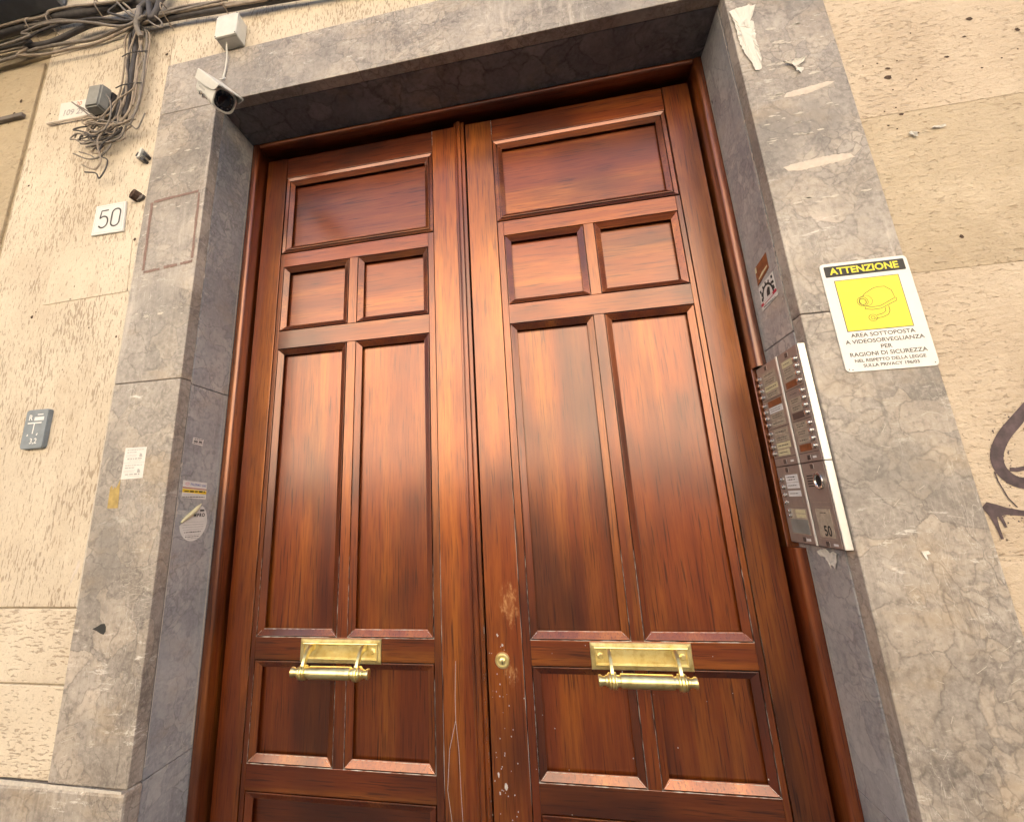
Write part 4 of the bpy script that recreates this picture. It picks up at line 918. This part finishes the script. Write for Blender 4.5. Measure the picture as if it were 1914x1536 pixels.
def tabs(u, v, p):
    b = nb_(); box(b, .8660, .8680, -u-.006, -u+.006, v-.0055, v+.0055, .0005); link('screw_cover', b, 'intercom_dark', p)
    b = nb_(); ribbon(b, ICOM, [(u+.0085, v-.006), (u+.0085, v+.006)], .0022, None, .0013); link('metal_slot', b, 'aluminium', p)  # narrow aluminium strip beside the screw cover
colL, colR = (-.2385, -.1185), (-.1075, -.0135)
# upper columns
spec = {'L': [['label_buff', 'label_buff', 'label_cream', 'label_buff'], ['label_brown', 'label_white', 'label_buff', 'label_buff'], ['label_buff', 'label_buff', 'label_cream', 'label_cream']],
        'R': [['label_cream', 'label_buff', 'label_buff', 'label_brown'], ['intercom_metal', 'label_buff', 'label_buff', 'intercom_dark'], ['label_buff', 'label_buff', 'label_buff', 'label_brown']]}
for key, (u0, u1) in (('L', colL), ('R', colR)):
    pl = plate(u0, u1, ZM+.0015, 1.9895)
    tabs((u0+u1)/2 - .004, 1.9785, pl); tabs((u0+u1)/2 - .004, ZM+.0115, pl)
    b = nb_(); ribbon(b, ICOM, [(u1-.034, ZM+.011), (u1-.018, ZM+.011)], .005, None, .0013); link('maker_mark', b, 'label_white', pl)
    zt = 1.9680
    for mth in range(3):
        z1 = zt - mth*.0810; z0 = z1 - .0775
        if key == 'L': lu0, lu1, bu = u0+.030, u1-.016, u0+.012
        else: lu0, lu1, bu = u0+.012, u1-.030, u1-.0125
        frame_(lu0-.004, lu1+.004, z0+.001, z1-.001, pl, .0012)
        b = nb_(); ribbon(b, ICOM, [(u0+.004, z0-.0016), (u1-.004, z0-.0016)], .0012, None, .0011); link('module_joint', b, 'ink_black', pl)
        for r_ in range(4):
            lz1 = z1-.0025-r_*.0185; lz0 = lz1-.0165
            m = spec[key][mth][r_]
            label(lu0, lu1 - (.012 if m == 'label_cream' and key == 'L' and r_ == 3 else 0), lz0, lz1, m, pl, m not in ('label_brown', 'intercom_dark'))
            button(bu, (lz0+lz1)/2, pl)
# lower left
u0, u1 = colL; pl = plate(u0, u1, 1.5065, ZM-.0015)
tabs((u0+u1)/2-.004, 1.6930, pl); tabs((u0+u1)/2+.012, 1.5165, pl)
b = nb_(); ribbon(b, ICOM, [(u1-.040, 1.5165), (u1-.018, 1.5165)], .006, None, .0013); link('maker_mark', b, 'label_white', pl)
for r_, m in enumerate(('label_white', 'label_white', 'label_white', 'intercom_metal')):
    lz1 = 1.6795-r_*.0205; h = .0195 if r_ == 0 else .0150
    label(u0+.040, u1-.018, lz1-h, lz1, m, pl, r_ < 3); button(u0+.022, lz1-.010, pl)
frame_(u0+.034, u1-.012, 1.5985, 1.6825, pl)
b = nb_(); sheet(b, ICOM, rect(u0+.020, u1-.012, 1.5285, 1.5925), .0002, .0008); link('lower_window', b, 'label_buff', pl)
b = nb_(); sheet(b, ICOM, rect(u0+.022, u1-.014, 1.530, 1.566), .0012, .0018); link('blank_cover', b, 'grey_plastic', pl)
for r_ in range(2): label(u0+.056, u1-.018, 1.570+r_*.011, 1.579+r_*.011, 'label_cream', pl, False); button(u0+.030, 1.5745+r_*.0125, pl, .005)
# lower right: loudspeaker and number window
u0, u1 = colR; pl = plate(u0, u1, 1.5065, ZM-.0015)
tabs((u0+u1)/2-.002, 1.6930, pl); tabs((u0+u1)/2-.006, 1.5140, pl)
b = nb_(); ribbon(b, ICOM, [(u1-.030, 1.514), (u1-.012, 1.514)], .005, None, .0013); link('maker_mark', b, 'label_white', pl)
frame_(u0+.010, u1-.010, 1.6085, 1.6795, pl)
b = nb_()
for r_ in range(5): sheet(b, ICOM, rect(u0+.014, u0+.040, 1.6455+r_*.0062, 1.6480+r_*.0062), .0006, .0012)
link('speaker_slots', b, 'black_hole', pl)
b = nb_(); lathe(b, ICOM(u1-.029, 1.6580, .0004), (-1, 0, 0), [(0, .0195), (.004, .0195), (.0055, .0180), (.0050, .0150), (.0015, .0135), (.0015, 0)], 24); link('speaker_ring', b, 'chrome', pl, True)
b = nb_(); sheet(b, ICOM, disc(u1-.029, 1.6580, .0128, None, 20), .0022, .0028); link('speaker_hole', b, 'black_hole', pl)
frame_(u0+.012, u1-.010, 1.5245, 1.5985, pl, .0016)
b = nb_(); sheet(b, ICOM, rect(u0+.018, u1-.016, 1.5285, 1.5935), .0004, .0012); nw = link('number_window', b, 'label_buff', pl)
text('lettering', ICOM, '50', u1-.040, 1.5425, .0330, 'ink_black', pl, .0018, bold=.0006, sx=.92)
lines(ICOM, [(u0+.036, u0+.062, 1.5845, .0022)], 'ink_grey', pl, .0016, 'window_print')

# ================================================================== white junction box
jb = thing('junction_box', 'white square plastic junction box on the wall above the camera', 'junction box', (-.8415, .006, 3.45))
b = nb_(); box(b, -.8865, -.7965, -.040, .0055, 3.4005, 3.5045, .004, 2); link('case', b, 'white_plastic', jb)
b = nb_(); box(b, -.8885, -.7945, -.050, -.0405, 3.3985, 3.5065, .004, 2); link('lid', b, 'white_plastic', jb)
for u in (-.8835, -.7995):
    for v in (3.404, 3.501):
        b = nb_(); lathe(b, (u, -.0495, v), (0, -1, 0), [(0, .0028), (.0012, .0026)], 8); link('lid_screw', b, 'ink_grey', jb)
b = nb_(); tube(b, smooth_path([(-.853, -.022, 3.402), (-.854, -.022, 3.385), (-.857, -.012, 3.35), (-.862, -.006, 3.30), (-.866, -.006, 3.26), (-.862, -.012, 3.235), (-.840, -.030, 3.215), (-.815, -.05, 3.185), (-.812, -.075, 3.15)], 6), .0033, 8)
tag(link('camera_cable', b, 'white_plastic', None, True), 'thin white cable hanging from the white junction box to the camera', 'cable')

# ================================================================== surveillance camera
A = Vector((-.838, -.098, 3.098)); B = Vector((-.722, -.137, 2.964)); ax = (B-A).normalized()
up_ = Vector((.70, -.18, .62)); up_ = (up_ - ax*up_.dot(ax)).normalized(); up_ = (up_*.97 + ax.cross(up_)*.22).normalized(); sd_ = up_.cross(ax).normalized()
cc = thing('surveillance_camera', 'white bullet surveillance camera with sun hood at the doorway corner', 'security camera', tuple(A))
class AxP:
    def __call__(s, a, u, v): return A + ax*a + up_*u*1.0 + sd_*v*1.0
AP = AxP(); LN = (B-A).length
def loft(secs, name, mat, parent, smooth=True, caps=True):
    b = nb_(); rings = []
    for a, pts in secs: rings.append([b.verts.new(AP(a, u, v)) for u, v in pts])
    n = len(rings[0])
    for i in range(len(rings)-1):
        for k_ in range(n): b.faces.new((rings[i][k_], rings[i][(k_+1) % n], rings[i+1][(k_+1) % n], rings[i+1][k_]))
    if caps: b.faces.new(rings[0][::-1]); b.faces.new(rings[-1])
    return link(name, b, mat, parent, smooth)
rs = lambda h, r: rrect(-h, h, -h, h, r*1.55, 5)
loft([(-.006, rs(.022, .012)), (0, rs(.030, .014)), (.008, rs(.0335, .014)), (LN-.012, rs(.0335, .014)), (LN, rs(.0345, .015)), (LN+.002, rs(.0335, .015)), (LN+.002, rs(.0300, .014)), (LN-.006, rs(.0295, .014))], 'housing', 'white_plastic', cc)
loft([(LN-.012, rs(.0292, .014)), (LN-.0045, rs(.0292, .014))], 'front_glass', 'lens_glass', cc, False)
b = nb_(); lathe(b, AP(LN-.0045, 0, 0), ax, [(0, .020), (.003, .020), (.004, .017), (.002, .013), (.002, 0)], 24); link('lens', b, 'lens_glass', cc, True)
for k_ in range(8):
    a_ = k_*PI/4; b = nb_(); lathe(b, AP(LN-.0045, .0235*math.cos(a_)*1.05, .0235*math.sin(a_)*1.05), ax, [(0, .0030), (.0012, .0026)], 8); link('infrared_lamp', b, 'dark_plastic', cc)
hp_ = [(.0365, -.040), (.0390, -.038), (.0390, .038), (.0365, .040), (.006, .040), (.006, .0378), (.0355, .0375), (.0355, -.0375), (.006, -.0378), (.006, -.040)]
def hood(scale_lo): return [(u if u > .03 else .036 - (.036-u)*scale_lo, v) for u, v in hp_]
loft([(-.004, hood(1.0)), (LN*.6, hood(1.0)), (LN+.006, hood(.7)), (LN+.028, hood(.12))], 'sun_hood', 'white_plastic', cc, False)
b = nb_()
for i in range(5):
    q = [b.verts.new(AP(.040+i*.012+a, u, -.0341)) for a, u in ((0, -.010), (.007, -.010), (.007, -.004), (0, -.004))]; b.faces.new(q)
    q = [b.verts.new(AP(.040+i*.012+a, u, .0341)) for a, u in ((0, -.010), (.007, -.010), (.007, -.004), (0, -.004))]; b.faces.new(q)
link('maker_mark', b, 'ink_faint', cc)
m0 = AP(LN*.30, -.010, .0); b = nb_(); tube(b, smooth_path([m0, m0 + Vector((-.030, .030, .045)), Vector((-.880, -.03, 3.155)), Vector((-.885, .002, 3.16))], 5), .0095, 10); link('bracket', b, 'white_plastic', cc, True)
b = nb_(); lathe(b, (-.885, -.0002, 3.165), (0, -1, 0), [(0, .018), (.006, .018), (.009, .014)], 20); link('wall_base', b, 'white_plastic', cc, True)
for a_, u, v in ((LN*.62, -.02, -.036), (LN*.80, -.022, -.036), (LN*.62, -.02, .036)):
    b = nb_(); lathe(b, AP(a_, u, v), sd_ * (1 if v > 0 else -1), [(0, .004), (.008, .004), (.009, .0065), (.014, .0065)], 10); link('clamp_screw', b, 'chrome', cc)
b = nb_(); lathe(b, AP(-.004, .004, -.012), -ax, [(0, .009), (.014, .009), (.020, .006), (.026, .004)], 12); link('cable_gland', b, 'white_plastic', cc, True)

# ================================================================== grey junction box and stencilled sign
gb = thing('junction_box', 'weathered grey plastic junction box among the loose cable ends', 'junction box', (-1.40, .006, 3.23))
def quadbox(name, front, back, mat, parent, bev=.006):
    b = nb_(); f_ = [b.verts.new(p) for p in front]; k_ = [b.verts.new(p) for p in back]
    b.faces.new(f_); b.faces.new(k_[::-1])
    for i in range(4): b.faces.new((f_[i], f_[(i+1) % 4], k_[(i+1) % 4], k_[i]))
    bmesh.ops.bevel(b, geom=b.edges[:], offset=bev, segments=2, affect='EDGES'); return link(name, b, mat, parent)
quadbox('lid', [(-1.428, -.062, 3.190), (-1.364, -.062, 3.188), (-1.361, -.062, 3.290), (-1.425, -.062, 3.294)], [(-1.434, -.022, 3.184), (-1.358, -.022, 3.182), (-1.355, -.022, 3.296), (-1.431, -.022, 3.300)], 'grey_plastic', gb)
quadbox('case', [(-1.430, -.021, 3.188), (-1.361, -.021, 3.186), (-1.358, -.021, 3.292), (-1.428, -.021, 3.296)], [(-1.432, .005, 3.186), (-1.359, .005, 3.184), (-1.356, .005, 3.294), (-1.430, .005, 3.298)], 'dark_plastic', gb, .002)
ss = thing('stencilled_plate', 'faded white plate with stencilled numbers half hidden behind the grey box', 'plate', (-1.58, .006, 3.29))
b = nb_(); sheet(b, WALL, [(-1.645, 3.243), (-1.43, 3.222), (-1.44, 3.318), (-1.652, 3.330)], 0, .0025); link('plate', b, 'paper_torn', ss)
text('lettering', WALL, '109 29', -1.575, 3.268, .040, 'ink_faint', ss, .003, bold=.001, rot=-.09)
text('lettering', WALL, '20', -1.555, 3.306, .030, 'ink_rust', ss, .003, bold=.0006, rot=-.09)
b = nb_(); tube(b, [Vector((-1.685, -.004, 3.226)), Vector((-1.60, -.004, 3.224)), Vector((-1.50, -.004, 3.220)), Vector((-1.44, -.004, 3.222))], [.006, .004, .005, .004], 6); link('rusty_rod', b, 'paste', ss, True)
b = nb_(); box(b, -2.3, -1.832, -.010, .0065, 3.298, 3.318, .002); tag(link('metal_strip', b, 'steel_grey'), 'flat grey metal strip ending at the vertical wall groove', 'metal strip')

# ================================================================== wall fixings
fx = thing('broken_bracket', 'broken black and white fixing beside the left jamb, above the other stub', 'bracket', (-1.172, .006, 2.957))
for pts in ([(-1.203, 2.960), (-1.186, 2.951), (-1.183, 2.966), (-1.192, 2.975)], [(-1.166, 2.975), (-1.150, 2.955), (-1.156, 2.945), (-1.170, 2.958)], [(-1.185, 2.940), (-1.163, 2.930), (-1.158, 2.938), (-1.172, 2.951)]):
    b = nb_(); sheet(b, WALL, pts, 0, .020); link('black_lug', b, 'dark_plastic', fx)
b = nb_(); sheet(b, WALL, [(-1.192, 2.944), (-1.178, 2.948), (-1.172, 2.985), (-1.180, 2.986), (-1.185, 2.958)], 0, .024); link('white_core', b, 'white_plastic', fx)
fx = thing('pipe_stub', 'short dark rusty stub sticking out of the wall above the number tile', 'stub', (-1.178, .006, 2.782))
b = nb_(); lathe(b, (-1.176, .006, 2.785), (-.35, -1, .15), [(0, .020), (.024, .019), (.026, .012), (.018, .010)], 10); link('stub', b, 'pit_brown', fx, False)
b = nb_(); sheet(b, WALL, [(-1.172, 2.765), (-1.150, 2.772), (-1.146, 2.785), (-1.166, 2.782)], 0, .012); link('lug', b, 'steel_grey', fx)

# ================================================================== cables
def bundle(name, label, loc, data, cat='cables', pal=('cable_tan', 'cable_grey', 'cable_tan', 'cable_grey', 'cable_dark')):
    t = thing(name, label, cat, loc)
    for i, (r, pts) in enumerate(data):
        b = nb_(); m = 'cable_dark' if .009 < r else pal[i % len(pal)]
        if r > .015: m = 'cable_dark'
        tube(b, smooth_path(pts, 7), r if r > .009 else r*.86, 9 if r > .008 else 7); link('conduit' if r > .009 else 'cable', b, m, t, 'all')
    return t
for i, (r, pts) in enumerate(CABLES_H):    # carry the runs on past the picture's edges
    if pts[0][0] < -1.95: pts.insert(0, (-3.85, pts[0][1], pts[0][2] - .02 + .012*(i % 3)))
    e = pts[-1]
    if e[0] > -.9: pts.append((3.8, e[1], e[2] - .30*(e[0] > -.7) - .16))
    elif e[2] > 3.70 and r > .011: pts.append((e[0] + .10, -.02, 4.2 + .1*i))
hb = bundle('cable_bundle', 'thick dusty bundle of cables and dark conduits running along the top of the wall', (-1.27, .006, 3.62), CABLES_H)
for x, z, dx in ((-1.755, 3.74, .02), (-1.86, 3.745, .015), (-1.155, 3.62, .01), (-.88, 3.592, .008), (-1.50, 3.745, .012)):
    b = nb_(); tube(b, smooth_path([(x, .004, z+.035), (x+dx*.3, -.055, z+.03), (x+dx, -.06, z-.01), (x+dx, .004, z-.035)], 4), .0025, 6); link('cable_tie', b, 'cable_tan', hb, True)
b = nb_(); tube(b, smooth_path([(-1.262, -.055, 3.66), (-1.252, -.06, 3.61), (-1.258, -.055, 3.56), (-1.245, -.04, 3.52)], 5), [.010]*16, 8); link('knot', b, 'cable_grey', hb, True)
vb = bundle('cable_drop', 'strapped vertical run of cables dropping from the knot to the grey box', (-1.28, .006, 3.40), CABLES_V, 'cables', ('cable_tan', 'cable_dark', 'cable_tan', 'cable_grey', 'cable_tan'))
for z in (3.45, 3.29):
    b = nb_(); tube(b, [Vector((-1.335, -.030, z+.004)), Vector((-1.30, -.038, z)), Vector((-1.25, -.040, z-.004)), Vector((-1.208, -.034, z-.006))], .0022, 6); link('cable_tie', b, 'cable_dark', vb, True)
for r, pts in list(CABLES_T[1:13]):
    ox, oz = rnd.uniform(-.03, .03), rnd.uniform(-.03, .03)
    CABLES_T.append((.003, [(x+ox+rnd.uniform(-.012, .012), y*.6-.008, z+oz+rnd.uniform(-.012, .012)) for x, y, z in pts]))
tb = bundle('cable_tangle', 'tangle of loose looping cable ends hanging below the grey box', (-1.36, .006, 3.06), CABLES_T, 'cables', ('cable_tan', 'cable_grey', 'cable_tan', 'cable_dark', 'cable_grey'))

# ================================================================== balcony
bl = thing('balcony', 'dark slate underside of a balcony jutting out at the top left', 'balcony', (-2.7, 0, 3.9))
b = nb_(); box(b, -3.9, -1.752, -1.1, .003, 3.892, 4.03, .01); link('slab', b, 'balcony_slate', bl)
b = nb_(); box(b, -3.9, -1.742, -1.11, -1.04, 4.032, 4.07, .006); link('edge_moulding', b, 'balcony_slate', bl)

# lettering becomes mesh like everything else
bpy.context.view_layer.update()
dg = bpy.context.evaluated_depsgraph_get()
for o in [o for o in SC.objects if o.type == 'FONT']:
    me = bpy.data.meshes.new_from_object(o.evaluated_get(dg)); nm, par, mx = o.name, o.parent, o.matrix_local.copy()
    bpy.data.objects.remove(o)
    q = bpy.data.objects.new(nm, me); C.objects.link(q); q.parent = par; q.matrix_local = mx
